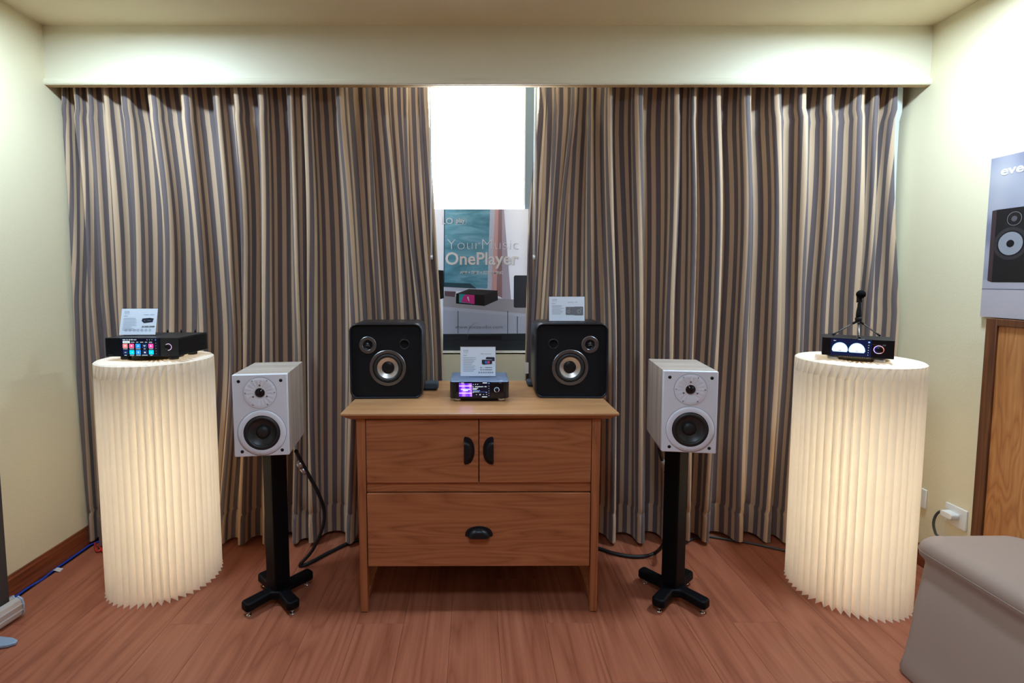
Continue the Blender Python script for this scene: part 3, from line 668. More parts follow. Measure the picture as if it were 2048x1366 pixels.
# price card in an acrylic L-stand; local origin at the centre of the card's bottom edge, facing -Y
def price_card(x, y, z, w, h, label, rz=0, tilt=12, kind=0):
    t = thing('price_card', label, 'sign', (x, y, z), rz, 'price cards in acrylic stands')
    q = thing_part('card', t); q.rotation_euler = (R(-tilt), 0, 0); q.location = (0, 0, .004)
    build('foot_plate', MB().box((-w/2-.002, -.002, 0), (w/2+.002, .055, .0025)), ACRY, t)
    build('sheet', MB().box((-w/2, -.0005, 0), (w/2, .0005, h)), CARD, q)
    build('acrylic_cover', MB().box((-w/2-.002, .0008, -.001), (w/2+.002, .0028, h+.004)), ACRY, q)
    y = -.0010
    def X(f): return -w/2+w*f
    def Z(f): return h*(1-f)
    text('logo', 'EVER', INK, q, X(.09), y, Z(.155), h*.085, width=w*.13, offset=-.0001)
    text('logo', 'SOLO', INKL, q, X(.09), y, Z(.215), h*.07, width=w*.13, offset=-.0001)
    lst = []
    rg = random.Random(kind+5)
    for k in range(9 if kind != 2 else 7):
        f = .36+.057*k; lst.append((X(.08), Z(f+.016), X(rg.uniform(.32, .47)), Z(f)))
    lst.append((X(.08), Z(.295), X(.18), Z(.275)))
    bars(q, 'text_lines', lst, INKL, y)
    if kind == 0:
        bars(q, 'model_line', [(X(.63), Z(.245), X(.77), Z(.225)), (X(.80), Z(.245), X(.92), Z(.225))], INKL, y)
        b = MB().flat([(X(.585), Z(.48)), (X(.66), Z(.56)), (X(.89), Z(.52)), (X(.915), Z(.38)), (X(.80), Z(.355)), (X(.60), Z(.38))], y); build('product_picture', b, INKD, q)
        bars(q, 'picture_detail', [(X(.66), Z(.475), X(.685), Z(.455)), (X(.74), Z(.462), X(.86), Z(.452))], EDB if False else INKL, y-.0004)
        text('price', '27.500.000Đ', INKD, q, X(.60), y, Z(.725), h*.085, width=w*.36, offset=.0003, shear=.25)
        circ = [.18, .29, .41, .51, .62, .73, .84]; cz = .83
    elif kind == 1:
        bars(q, 'model_line', [(X(.57), Z(.245), X(.66), Z(.225)), (X(.68), Z(.245), X(.88), Z(.230))], INKL, y)
        b = MB().flat([(X(.72), Z(.42)), (X(.73), Z(.36)), (X(.76), Z(.345)), (X(.96), Z(.35)), (X(.975), Z(.37)), (X(.975), Z(.49)), (X(.90), Z(.48)), (X(.90), Z(.43))], y)
        b.flat([(X(.61), Z(.44)), (X(.61), Z(.58)), (X(.66), Z(.605)), (X(.90), Z(.585)), (X(.905), Z(.45)), (X(.66), Z(.435))], y-.0002); build('product_picture', b, INKD, q)
        build('picture_detail', MB().flat([(X(.70), Z(.57)), (X(.75), Z(.57)), (X(.75), Z(.48)), (X(.70), Z(.48))], y-.0005), mat('print_blue', (.02, .25, .75), .5), q)
        build('picture_detail', MB().flat([(X(.75), Z(.565)), (X(.83), Z(.565)), (X(.84), Z(.48)), (X(.77), Z(.48))], y-.0005), mat('print_pink', (.75, .08, .22), .5), q)
        text('price', 'Play      : 18.800.000 Đ', INKD, q, X(.56), y, Z(.72), h*.045, width=w*.34, offset=.00015)
        text('price', 'Play CD: 20.800.000 Đ', INKD, q, X(.56), y, Z(.795), h*.045, width=w*.34, offset=.00015)
        circ = [.535, .60, .665, .73, .795, .855, .915]; cz = .875
    else:
        text('model_name', 'Speakers  v2.0', INK, q, X(.53), y, Z(.245), h*.055, width=w*.26)
        gr = mat('print_grey', (.16, .17, .20), .5); gl = mat('print_light_grey', (.55, .57, .62), .5)
        build('product_picture', MB().flat(rrect(X(.47), Z(.75), X(.72), Z(.42), .003), y).flat(rrect(X(.705), Z(.765), X(.96), Z(.41), .003), y-.0003), gr, q)
        b = MB(); arc(X(.845), Z(.61), .0085, .0070, 0, 360, y-.0006, b, 24); arc(X(.545), Z(.61), .0065, .0052, 0, 360, y-.0004, b, 24); arc(X(.905), Z(.50), .0036, .0028, 0, 360, y-.0006, b, 16)
        b.flat([(X(.575)+.0, Z(.75)), (X(.578), Z(.75)), (X(.578), Z(.42)), (X(.575), Z(.42))], y-.0004)
        build('picture_detail', b, gl, q)
        circ = []; cz = .87
    if circ:
        b = MB()
        for k in circ: arc(X(k), Z(cz), h*.030*(1.6 if kind == 0 else 1), h*.024*(1.6 if kind == 0 else 1), 0, 360, y, b, 16); b.flat([(X(k)-h*.02, Z(cz)-h*.01), (X(k)+h*.02, Z(cz)-h*.01), (X(k)+h*.02, Z(cz)+h*.01), (X(k)-h*.02, Z(cz)+h*.01)], y)
        build('feature_icons', b, INK, q)
    return t

# ------------------------------------------------------------------ player on the left column
LZ = 1.052
pa = P(212, 713, Y=2.14); pb = P(356, 713, Y=2.14); LW = pb.x-pa.x; lzb = P(300, 713, Y=2.14).z; lzt = P(300, 676, Y=2.14).z
lp = thing('touch_screen_player', 'wide black streaming player showing ten coloured app tiles, on the left column', 'amplifier', ((pa.x+pb.x)/2, 2.14, LZ))
bz0 = lzb-LZ; bz1 = lzt-LZ; hw = LW/2; dd = .235
if bz0 < .006: bz0 = .006
b = MB().box((-hw, .004, bz0), (hw, dd, bz1)); build('body', b, DARKAL, lp, bevel=.0012, seg=1)
def A(u, v): p = P(u, v, Y=2.14); return p.x-lp.location.x, p.z-LZ     # face coordinates
x0, zt = A(212, 676); bfp = build('front_panel', MB().box((-hw, 0, bz0), (hw, .004, bz1)), BAFFLE, lp, bevel=.0008, seg=1)
sx0, sz1 = A(240, 677); sx1, sz0 = A(319, 712)
sc = build('screen', MB().box((sx0, -.0015, bz0+.001), (sx1, 0, bz1-.001)), SCRN, lp)
def D(zx, zy): return A(240+zx/17.07, 665+zy/17.07)      # from the close-up crop
tiles = [(108, 382, ECO), (326, 382, EPK), (546, 382, EB), (770, 382, ENV), (985, 382, EMG), (125, 600, ENV), (340, 600, EC), (560, 600, EB), (785, 600, ENV), (1000, 600, EC)]
for tx, ty, tm in tiles:
    a = D(tx, ty+145); c = D(tx+158, ty); o = build('app_tile', MB().flat(rrect(a[0], a[1], c[0], c[1], .0020, 4), -.0022), tm, sc)
glyph = MB()
gl_all = []
for tx, ty, tm in tiles:
    if glyph.v: gl_all.append(glyph); glyph = MB()
    c = D(tx+79, ty+75); k = tiles.index((tx, ty, tm)); r = .0034
    if k in (0, 1): # heart
        glyph.flat([(c[0], c[1]-r), (c[0]+r, c[1]+.2*r), (c[0]+.9*r, c[1]+.8*r), (c[0]+.4*r, c[1]+.9*r), (c[0], c[1]+.5*r), (c[0]-.4*r, c[1]+.9*r), (c[0]-.9*r, c[1]+.8*r), (c[0]-r, c[1]+.2*r)], -.0026)
    elif k == 2: # note
        glyph.flat(disc(c[0]-.5*r, c[1]-.6*r, .4*r, 10), -.0026).flat(disc(c[0]+.6*r, c[1]-.4*r, .4*r, 10), -.0026).flat([(c[0]-.25*r, c[1]-.6*r), (c[0]-.1*r, c[1]-.6*r), (c[0]-.1*r, c[1]+.6*r), (c[0]+.85*r, c[1]+.8*r), (c[0]+.85*r, c[1]-.4*r), (c[0]+1.0*r, c[1]-.4*r), (c[0]+1.0*r, c[1]+1.1*r), (c[0]-.25*r, c[1]+.9*r)], -.0026)
    elif k == 3:
        for q in (-1, 0, 1): glyph.flat([(c[0]+q*r, c[1]-.1*r), (c[0]+q*r+.5*r, c[1]+.4*r), (c[0]+q*r, c[1]+.9*r), (c[0]+q*r-.5*r, c[1]+.4*r)], -.0026)
        glyph.flat([(c[0], c[1]-1.1*r), (c[0]+.5*r, c[1]-.6*r), (c[0], c[1]-.1*r), (c[0]-.5*r, c[1]-.6*r)], -.0026)
    elif k == 4:
        glyph.flat(disc(c[0], c[1]-.1*r, .85*r, 16), -.0026).flat([(c[0], c[1]+.8*r), (c[0]+.5*r, c[1]+1.1*r), (c[0]+.3*r, c[1]+.7*r)], -.0026)
    elif k == 5: pass
    elif k == 6: glyph.flat([(c[0], c[1]-.3*r), (c[0]+r, c[1]-.3*r), (c[0]+r, c[1]+.3*r), (c[0], c[1]+.1*r)], -.0026)
    elif k == 7:
        arc(c[0], c[1]-.3*r, .8*r, .35*r, 0, 360, -.0026, glyph, 16); glyph.flat([(c[0]-.7*r, c[1]+r), (c[0]-.2*r, c[1]+.3*r), (c[0]+.2*r, c[1]+.3*r), (c[0]+.7*r, c[1]+r)], -.0026)
    elif k == 8: glyph.flat([(c[0]-r, c[1]-.9*r), (c[0]+r, c[1]-.9*r), (c[0]+r, c[1]+.6*r), (c[0]+.1*r, c[1]+.6*r), (c[0]-.1*r, c[1]+.9*r), (c[0]-.8*r, c[1]+.9*r)], -.0026)
    else: arc(c[0], c[1], .5*r, .3*r, 0, 360, -.0026, glyph, 12)
    if k == 5: text('tile_word', 'qobuz', EW, sc, c[0]-.0040, -.0026, c[1]-.0012, .0042, width=.0080, offset=.0001)
for g_ in gl_all+[glyph]: build('tile_glyph', g_, EW, sc)
words = MB()
for zx0, zx1, zy0, zy1 in [(100, 200, 232, 262), (230, 275, 230, 262), (305, 370, 232, 262), (392, 440, 225, 265), (465, 570, 235, 258), (380, 505, 318, 340), (565, 635, 318, 340), (695, 805, 318, 340), (860, 940, 318, 340), (1000, 1108, 318, 342),
                           (120, 270, 546, 568), (340, 485, 546, 568), (555, 710, 546, 568), (820, 885, 546, 568), (1005, 1140, 546, 568), (165, 245, 764, 786), (357, 495, 764, 786), (565, 720, 764, 786), (762, 955, 762, 784), (1040, 1125, 764, 786)]:
    a = D(zx0, zy1); c = D(zx1, zy0); words.flat([(a[0], a[1]), (c[0], a[1]), (c[0], c[1]), (a[0], c[1])], -.0022)
for zx, zy, r in ((933, 247, .0016), (1016, 247, .0014), (1100, 245, .0014)):
    c = D(zx, zy); words.flat(disc(c[0], c[1], r, 12), -.0022)
for k in range(5): c = D(1230+4*k, 363+89*k); words.flat(disc(c[0], c[1], .0012, 8), -.0022)
build('screen_words', words, GLOW('screen_grey_white', (.62, .75, .85), .8), sc)
a = D(105, 360); c = D(345, 290); build('screen_tab', MB().flat(rrect(a[0], a[1], c[0], c[1], .0019, 4), -.0022), EW, sc)
c = D(1222, 250); build('screen_dial', MB().flat(disc(c[0], c[1], .0030, 16), -.0022), EDB, sc)
build('screen_tab_text', MB().flat([(D(135, 338)[0], D(0, 338)[1]), (D(310, 338)[0], D(0, 338)[1]), (D(310, 315)[0], D(0, 315)[1]), (D(135, 315)[0], D(0, 315)[1])], -.0024), GLOW('screen_tab_ink', (.3, .62, .68), .8), sc)
kx, kz = D(1652, 495); knob(lp, kx, kz, .0145, 0, RPK, -100, 140)
build('dial_panel', MB().flat([(D(1365, 0)[0], bz0+.001), (D(1985, 0)[0], bz0+.001), (D(1985, 0)[0], bz1-.001), (D(1365, 0)[0], bz1-.001)], -.0006), mat('dial_panel_grey', (.018, .019, .022), .45), lp)
bars(lp, 'stencil', [(kx-.005, kz+.0185, kx+.005, kz+.0193), (kx-.005, kz-.0195, kx+.005, kz-.0187), (-hw+.010, bz0+.006, -hw+.030, bz0+.0075)], SFACE, -.0009)
fb = MB(); fb2 = MB()
for k in range(13):
    z = bz0+.004+(bz1-bz0-.008)*k/12; fb.box((hw, .006, z-.0016), (hw+.004, dd-.002, z+.0012)); fb2.box((-hw-.004, .006, z-.0016), (-hw, dd-.002, z+.0012))
for q in (fb, fb2): build('cooling_fins', q, DARKAL, lp)['kind'] = 'stuff'
foot(lp, [(-hw+.055, .045, -.0), (hw-.045, .045, 0), (-hw+.055, dd-.045, 0), (hw-.045, dd-.045, 0)], .020, bz0+.0005, RUBBER)
for u in (336, 363, 391):
    q = P(u, 665, Y=2.14+dd-.006); build('antenna_stub', MB().lathe([(.0035, bz1-.001), (.0035, bz1+.014)], 10, c=(q.x-lp.location.x, dd-.008, 0)), BLACK, lp)
p0 = P(258, 668, Z=LZ+bz1); p1 = P(333, 668, Z=LZ+bz1)
price_card((p0.x+p1.x)/2+.002, 2.225, LZ+bz1+.001, .158, .118, 'white price card in acrylic stand reading 27.500.000, on the left player', R(2), 14, 0)

# ------------------------------------------------------------------ amplifier on the right column
RZ = 1.057
ra = P(1643, 711, Z=RZ+.012); rb = P(1788, 717, Z=RZ+.012)
ra.y = 2.105; rb.y = 2.005; ra = P(1643, 711, Y=2.12); rb = P(1788, 717, Y=2.0)
_t = ra.x/ra.y; _t2 = rb.x/rb.y; _w = (_t2*ra.y-ra.x)/(math.cos(R(34))+_t2*math.sin(R(34))); rb = Vector((ra.x+_w*math.cos(R(34)), ra.y-_w*math.sin(R(34)), P(1788, 717, Y=ra.y-_w*math.sin(R(34))).z))
ang = math.atan2(rb.y-ra.y, rb.x-ra.x); RW = math.hypot(rb.x-ra.x, rb.y-ra.y)
zt_ = P(1643, 674.5, Y=2.12).z-RZ; zb_ = max((ra.z+rb.z)/2-RZ, .010)
rp = thing('meter_amplifier', 'black amplifier showing two white half-round meters, on the right column', 'amplifier', ((ra.x+rb.x)/2, (ra.y+rb.y)/2, RZ), ang)
hw = RW/2; dd = .17
build('body', MB().box((-hw, .003, zb_), (hw, dd, zt_)), DARKAL, rp, bevel=.003, seg=2)
build('front_panel', MB().box((-hw, 0, zb_), (hw, .004, zt_)), GLASSBLK, rp, bevel=.0008, seg=1)
def E_(zx, zy):   # close-up crop 12.8x of [1640..1800, 660..730]; linear along the face
    u = 1640+zx/12.8; v = 660+zy/12.8; f = (u-1643)/(145.0); top = 674.5+5.5*f; bot = 711+6.5*f
    return (-hw+RW*f, zb_+(zt_-zb_)*(bot-v)/(bot-top))
a = E_(275, 640); c = E_(1190, 240)
sc = build('screen', MB().flat([(a[0], zb_+.002), (E_(1720, 0)[0], zb_+.002), (E_(1720, 0)[0], zt_-.002), (a[0], zt_-.002)], -.0005), SCRN2, rp)
build('black_glass_section', MB().flat([(E_(1330, 0)[0], zb_+.002), (E_(1720, 0)[0], zb_+.002), (E_(1720, 0)[0], zt_-.002), (E_(1330, 0)[0], zt_-.002)], -.0008), GLASSBLK, sc)
def meter(cxp, czp, rx, hz):
    c = E_(cxp, czp); out = []; xr = rx/12.8*RW/145; zr = hz/12.8*(zt_-zb_)/36.5
    def shape(g):
        pts = [(c[0]+(xr+g)*math.cos(R(q*9)), c[1]+zr*.18+(zr*.82+g)*math.sin(R(q*9))) for q in range(21)]
        pts += [(c[0]-(xr+g), c[1]+zr*.12), (c[0]-(xr+g)*.86, c[1]-g), (c[0]+(xr+g)*.86, c[1]-g), (c[0]+(xr+g), c[1]+zr*.12)]
        return pts
    o = build('meter', MB().flat(shape(.0022), -.0012), MEDGE, sc); build('meter_rim', MB().flat(shape(.0010), -.0016), METW, sc); build('meter_face', MB().flat(shape(-.0004), -.0020), METER, sc)
    b = arc(c[0], c[1]+.0012, .0044, .0034, 25, 155, -.0024, MB(), 10); build('meter_pivot', b, INKD, sc)
meter(520, 552, 198, 228); meter(962, 572, 200, 232)
c = E_(380, 265); build('screen_word', MB().flat([(c[0]-.003, c[1]-.0007), (c[0]+.004, c[1]-.0007), (c[0]+.004, c[1]+.0007), (c[0]-.003, c[1]+.0007)], -.0012).flat(disc(c[0]-.003, c[1], .0015, 10), -.0012), EW, sc)
b = MB()
for zy in (382, 445, 510, 574, 637): q = E_(1258-.04*(zy-382), zy); b.flat(disc(q[0], q[1], .0013, 10), -.0012)
build('screen_dots', b, EW, sc)
q = E_(1264, 303); build('screen_dial', MB().flat(disc(q[0], q[1], .0034, 20), -.0012), GLOW('dial_blue', (.30, .50, 1), 1.0), sc)
q = E_(1510, 490); k = knob(rp, q[0], q[1], .0165, -.0008, RPK, 0, 360)
build('ring_accent', arc(q[0], q[1], .0172, .0150, -60, 60, -.0024, MB(), 20), ROR, k); build('ring_accent', arc(q[0], q[1], .0150, .0130, 120, 240, -.0128, MB(), 20), GLOW('ring_deep_blue', (.03, .03, .7), 1), k)
build('ring_accent', arc(q[0], q[1], .0150, .0132, -50, 50, -.0128, MB(), 20), GLOW('ring_deep_red', (.3, .01, .01), 1), k)
bars(rp, 'stencil', [(E_(1350, 0)[0], E_(0, 300)[1]-.001, E_(1570, 0)[0], E_(0, 300)[1]), (E_(1600, 0)[0], E_(0, 320)[1]-.0015, E_(1680, 0)[0], E_(0, 290)[1])], SFACE, -.0012)
foot(rp, [(-hw+.042, .04, 0), (hw-.042, .04, 0), (-hw+.042, dd-.03, 0), (hw-.042, dd-.03, 0)], .020, zb_+.0005, STEEL)
fb = MB()
for k in range(30): xx = -hw+.03+(RW-.06)*k/29; fb.box((xx, .006, zb_-.003), (xx+.003, dd-.01, zb_))
build('vent_ribs', fb, DARKAL, rp)['kind'] = 'stuff'

# microphone on a tiny tripod, standing on the right amplifier
TT = RZ+zt_
f1 = P(1666, 669, Z=TT+.005); f2 = P(1719, 675.5, Z=TT+.005); f3 = P(1759, 671, Z=TT+.005)
cmx, cmy = (f1.x+f2.x+f3.x)/3, (f1.y+f2.y+f3.y)/3
mc = P(1717, 640, Y=cmy)
mic = thing('microphone', 'black microphone on a mini tripod standing on the right amplifier', 'microphone', (mc.x, cmy, TT))
hz_ = P(1717, 640, Y=cmy).z-TT
def zz(v): return P(1717, v, Y=cmy).z-TT
build('tripod_hub', MB().lathe([(.006, zz(644)), (.011, zz(642)), (.013, zz(638)), (.012, zz(636)), (.0095, zz(634))], 20), RUBBER, mic)
build('riser', MB().lathe([(.0100, zz(634)), (.0105, zz(630)), (.0092, zz(622)), (.0065, zz(614)), (.0062, zz(607)), (.0050, zz(606))], 20), BLACK, mic)
b = MB().lathe([(.0045, zz(607)), (.0045, zz(602))], 14)
b.box((-.009, -.006, zz(603)), (-.006, .006, zz(594))).box((.003, -.006, zz(603)), (.006, .006, zz(594))).box((-.009, -.006, zz(605)), (.006, .006, zz(602)))
build('clip', b, BLACK, mic)
b = MB().tube([(.022, .032, zz(602)), (.0, .0, zz(594.5)), (-.009, -.013, zz(591.5))], .0068, 16); build('mic_body', b, BLACK, mic)
g0 = Vector((-.011, -.020, zz(588.5))); vs = MB()
prof = [(.0001, -.018), (.010, -.015), (.0155, -.008), (.0175, 0), (.0155, .009), (.010, .015), (.0001, .018)]
d = (g0-Vector((0, 0, zz(594.5)))).normalized()
vs.lathe(prof, 24); o = build('foam_head', vs, mat('black_foam', (.006, .006, .007), .95, spec=.1), mic); o.location = g0; o.rotation_euler = d.to_track_quat('Z', 'Y').to_euler()
hub = Vector((0, 0, zz(641)))
for f in (f1, f2, f3):
    e = Vector((f.x-mc.x, f.y-cmy, .005)); v0 = hub+(e-hub)*.12
    lg = build('leg', MB().tube([v0, hub+(e-hub)*.55, e], .0028, 10, rads=[.0032, .0030, .0024]), STEEL, mic)
    build('leg_collar', MB().tube([hub+(e-hub)*.06, hub+(e-hub)*.22], .0048, 10), RUBBER, lg)
    build('rubber_foot', MB().tube([hub+(e-hub)*.90, e+(e-hub).normalized()*.002], .0045, 10), RUBBER, lg)

# ------------------------------------------------------------------ small amplifier in the middle of the sideboard
ca = P(900, 797, Y=2.166); cb = P(1018, 797, Y=2.166)
cp = thing('compact_amplifier', 'small black amplifier with daylit blue top and purple album art screen, middle of the sideboard', 'amplifier', ((ca.x+cb.x)/2, 2.166, .863))
hw = (cb.x-ca.x)/2; z0 = ca.z-.863; z1 = P(950, 762.5, Y=2.166).z-.863; dd = .215
def rb_(ins, z, rad=.017): return [(x, y, z) for x, y in rrect(-hw+ins, ins, hw-ins, dd-ins, rad, 6)]
loops = [rb_(.002, z0), rb_(0, z0+.002), rb_(0, z1-.004)]
n = len(loops[0]); b = MB().add([q for l in loops for q in l], [(i*n+k, i*n+(k+1) % n, (i+1)*n+(k+1) % n, (i+1)*n+k) for i in range(2) for k in range(n)], True)
b.f.append([k for k in range(n)][::-1]); b.sm.append(False); b.mi.append(0); build('body', b, BSHELL, cp)
loops = [rb_(0, z1-.004), rb_(.0005, z1-.001), rb_(.003, z1)]
b = MB().add([q for l in loops for q in l], [(i*n+k, i*n+(k+1) % n, (i+1)*n+(k+1) % n, (i+1)*n+k) for i in range(2) for k in range(n)], True)
b.f.append([2*n+k for k in range(n)]); b.sm.append(False); b.mi.append(0); tp = build('top_cover', b, BLUETOP, cp)
text('lettering', 'EVERSOLO', mat('dark_engraving', (.03, .04, .08), .5), tp, -.047, dd*.42, z1+.0004, .018, width=.098, rot=(0, 0, 0), offset=.0002)
def G(zx, zy): p = P(910+zx/18.62, 750+zy/18.62, Y=2.166); return p.x-cp.location.x, p.z-.863
yy = -.0012
sc = build('screen', MB().box((G(30, 0)[0], -.0010, z0+.003), (G(1810, 0)[0], .001, z1-.006)), GLASSBLK, cp)
build('display', MB().flat([(G(140, 0)[0], G(0, 840)[1]), (G(1310, 0)[0], G(0, 840)[1]), (G(1310, 0)[0], G(0, 250)[1]), (G(140, 0)[0], G(0, 250)[1])], yy), SCRN, sc)
def quad(x0, y0, x1, y1, y=None, mb=None):
    a = G(x0, y1); c = G(x1, y0); return (mb or MB()).flat([(a[0], a[1]), (c[0], a[1]), (c[0], c[1]), (a[0], c[1])], yy-.0006 if y is None else y)
art = mat('album_art', (0, 0, 0), .4)
tcn = N(art, 'ShaderNodeTexCoord'); nz = N(art, 'ShaderNodeTexNoise', i_Scale=45.0, i_Detail=1.0); mpn = N(art, 'ShaderNodeMapping'); mpn.inputs['Rotation'].default_value = (0, .7, 0); mpn.inputs['Scale'].default_value = (1, 1, .35)
L(art, tcn.outputs['Object'], mpn.inputs['Vector']); L(art, mpn.outputs[0], nz.inputs['Vector'])
rp_ = ramp(art, [(.30, (.10, .01, .55)), (.45, (.20, .03, 1)), (.60, (.55, .22, 1)), (.75, (.85, .45, 1))]); L(art, nz.outputs[0], rp_.inputs[0]); L(art, rp_.outputs[0], B(art).inputs['Emission Color']); B(art).inputs['Emission Strength'].default_value = .9
build('album_picture', quad(150, 310, 632, 800), art, sc)
build('album_stripes', quad(150, 655, 632, 688, yy-.001, quad(150, 390, 632, 422, yy-.001)), EPW, sc)
b = quad(215, 515, 570, 545, yy-.0012); quad(300, 560, 490, 592, yy-.0012, b); build('album_title', b, EW, sc)
text('song_title', 'Weekend - Sk', EW, sc, G(740, 0)[0], yy-.0006, G(0, 445)[1], .0046, width=G(1192, 0)[0]-G(740, 0)[0], offset=.0002)
b = MB()
for q in ((1030, 278, 1195, 305), (240, 282, 335, 298), (655, 482, 860, 500), (655, 522, 815, 542), (655, 620, 900, 634), (1005, 800, 1195, 824), (662, 415, 685, 448)): quad(*q, mb=b)
for zx, zy, r in ((185, 290, 1.0), (245, 290, 1.5), (683, 352, 1.4), (765, 345, 1.8), (845, 345, 1.7), (800, 727, 1.4), (1062, 727, 1.4), (1175, 725, 1.4), (1262, 412, 1.1), (1262, 500, 1.1), (1262, 588, 1.1), (1262, 675, 1.1), (1262, 762, 1.1)):
    c = G(zx, zy); b.flat(disc(c[0], c[1], r*.001, 10), yy-.0006)
c = G(933, 727); arc(c[0], c[1], .0027, .0012, 0, 360, yy-.0006, b, 20)
build('screen_words', b, EW, sc)
b = quad(665, 572, 930, 592); quad(660, 640, 705, 660, mb=b); quad(1145, 640, 1195, 660, mb=b); quad(905, 624, 1195, 630, mb=b); c = G(1262, 305); b.flat(disc(c[0], c[1], .0026, 16), yy-.0006); build('screen_blue_marks', b, GLOW('screen_mid_blue', (.22, .38, .9), .9), sc)
q = G(1555, 545); k = knob(cp, q[0], q[1], .0108, -.001, RBL, 20, 200); build('ring_accent', arc(q[0], q[1], .0110, .0097, 200, 380, -.0022, MB(), 24), RPK, k)
bars(cp, 'stencil', [(G(1375, 0)[0], G(0, 292)[1], G(1615, 0)[0], G(0, 284)[1]), (G(1640, 0)[0], G(0, 308)[1], G(1740, 0)[0], G(0, 270)[1])], SFACE, -.0016)
foot(cp, [(-hw+.035, .035, 0), (hw-.035, .035, 0), (-hw+.035, dd-.035, 0), (hw-.035, dd-.035, 0)], .020, z0+.001, CHROME)
build('plinth', MB().prism(rrect(-hw+.022, .018, hw-.022, dd-.018, .012), .004, z0, 'xy'), BLACK, cp)
build('status_light', MB().box((G(1660, 0)[0], .010, z1), (G(1780, 0)[0], .013, z1+.0004)), EW, cp)
p0 = P(921, 748, Y=2.262); p1 = P(991, 748, Y=2.262)
price_card((p0.x+p1.x)/2, 2.262, .863+z1, p1.x-p0.x, P(950, 696, Y=2.262).z-.863-z1, 'white price card in acrylic stand with two small prices, on the middle amplifier', 0, 3, 1)
# card on the right black speaker
p0 = P(1098, 647, Y=2.30); p1 = P(1169, 647, Y=2.30)
price_card((p0.x+p1.x)/2, 2.30,   .863+.3415, p1.x-p0.x, .112, 'white product card with a picture of two speakers, on the right black speaker', 0, 4, 2)

# small fabric covered box behind the left black speaker
q = P(856, 772, Z=.863)
t = thing('fabric_pod', 'small charcoal fabric pod on the sideboard behind the left black speaker', 'device', (P(862, 765, Y=2.42).x-.008, 2.42, .863))
build('body', MB().prism(rrect(-.045, -.035, .045, .035, .018), .008, .038, 'xy'), CHARF, t, bevel=.006, seg=3)
build('base', MB().prism(rrect(-.038, -.028, .038, .028, .014), 0, .009, 'xy'), BLACK, t)
t = thing('fabric_pod', 'small blue-grey fabric pod on the sideboard behind the right black speaker', 'device', (P(1064, 765, Y=2.46).x+.022, 2.50, .863))
build('body', MB().prism(rrect(-.045, -.035, .045, .035, .018), .008, .030, 'xy'), CHARF, t, bevel=.006, seg=3)
build('base', MB().prism(rrect(-.038, -.028, .038, .028, .014), 0, .009, 'xy'), BLACK, t)

# ------------------------------------------------------------------ big poster leaning in the window
YPO = 2.90
pt_ = P(889, 418, Y=YPO); pbm = P(889, 702, Y=YPO); prr = P(1056, 560, Y=YPO).x; plx = P(812, 560, Y=YPO).x
po = thing('window_poster', 'large printed poster reading YourMusic OnePlayer standing on the window sill', 'poster', ((plx+prr)/2, YPO, WZ0))
ox, oz = po.location.x, po.location.z
def Q(u, v): p = P(u, v, Y=YPO); return p.x-ox, p.z-oz
ztop = Q(950, 418)[1]
PM0 = set(bpy.data.materials)
m_white = mat('print_pale_grey_wall', (.78, .82, .92), .35)
build('board', MB().flat([(plx-ox, .0005), (prr-ox, .0005), (prr-ox, ztop), (plx-ox, ztop)], .001), m_white, po)
def pq(name, pts, m, y=0.0): return build(name, MB().flat([Q(*p) for p in pts], y), m, po)
blue = mat('print_teal_painting', (.1, .3, .4), .35); tcn = N(blue, 'ShaderNodeTexCoord'); mpn = N(blue, 'ShaderNodeMapping'); mpn.inputs['Scale'].default_value = (3, 1, 14)
L(blue, tcn.outputs['Object'], mpn.inputs['Vector']); nz = N(blue, 'ShaderNodeTexNoise', i_Scale=1.4, i_Detail=6.0, i_Roughness=.62, i_Distortion=.8); L(blue, mpn.outputs[0], nz.inputs['Vector'])
r_ = ramp(blue, [(.30, (.07, .26, .37)), (.48, (.14, .42, .58)), (.62, (.24, .56, .72)), (.78, (.48, .75, .88))]); L(blue, nz.outputs[0], r_.inputs[0]); L(blue, r_.outputs[0], B(blue).inputs['Base Color'])
pq('painting_print', [(889, 419), (980, 419), (975, 577), (889, 574)], blue)
pq('painting_shadow_print', [(888, 565), (940, 567), (953, 577), (889, 574)], mat('print_dark_teal', (.03, .10, .15), .35), -.0003)
pq('painting_edge_print', [(888, 419), (890, 419), (889, 574), (887, 574)], mat('print_deep_blue', (.02, .10, .17), .35), -.0003)
pq('frame_print', [(980, 419), (990, 419), (983, 582), (889, 582), (889, 574), (975, 577)], mat('print_pale_blue', (.62,.70,.86), .35), -.0002)
pq('frame_rose_print', [(990, 419), (997, 419), (993, 590), (980, 590), (983, 582)], mat('print_rose', (.72,.46,.48), .35), -.0002)
pq('frame_rose_dark_print', [(997, 419), (1004, 419), (1004, 596), (993, 590)], mat('print_rose_brown', (.38,.24,.27), .35), -.0002)
pq('lower_frame_print', [(889, 582), (912, 583), (910, 594), (889, 592)], mat('print_plum', (.16, .10, .13), .35), -.0003)
pq('wall_shadow_print', [(1004, 419), (1008, 419), (1022, 599), (1004, 597)], mat('print_grey_shadow', (.50,.48,.60), .35), -.0002)
pq('shelf_top_print', [(886, 592), (1000, 597), (1056, 601), (1056, 628), (886, 613)], mat('print_shelf_top', (.42,.43,.50), .35), -.0001)
pq('shelf_edge_print', [(886, 613), (1056, 628), (1056, 634), (886, 620)], mat('print_shelf_edge', (.55,.60,.72), .35), -.0002)
pq('shelf_front_print', [(886, 620), (1056, 634), (1056, 667), (886, 668)], mat('print_shelf_front', (.48,.54,.68), .35), -.0002)
b = MB()
for u in (916, 1015.5): b.flat([Q(u-.6, 622), Q(u+.6, 622), Q(u+.6, 667), Q(u-.6, 667)], -.0004)
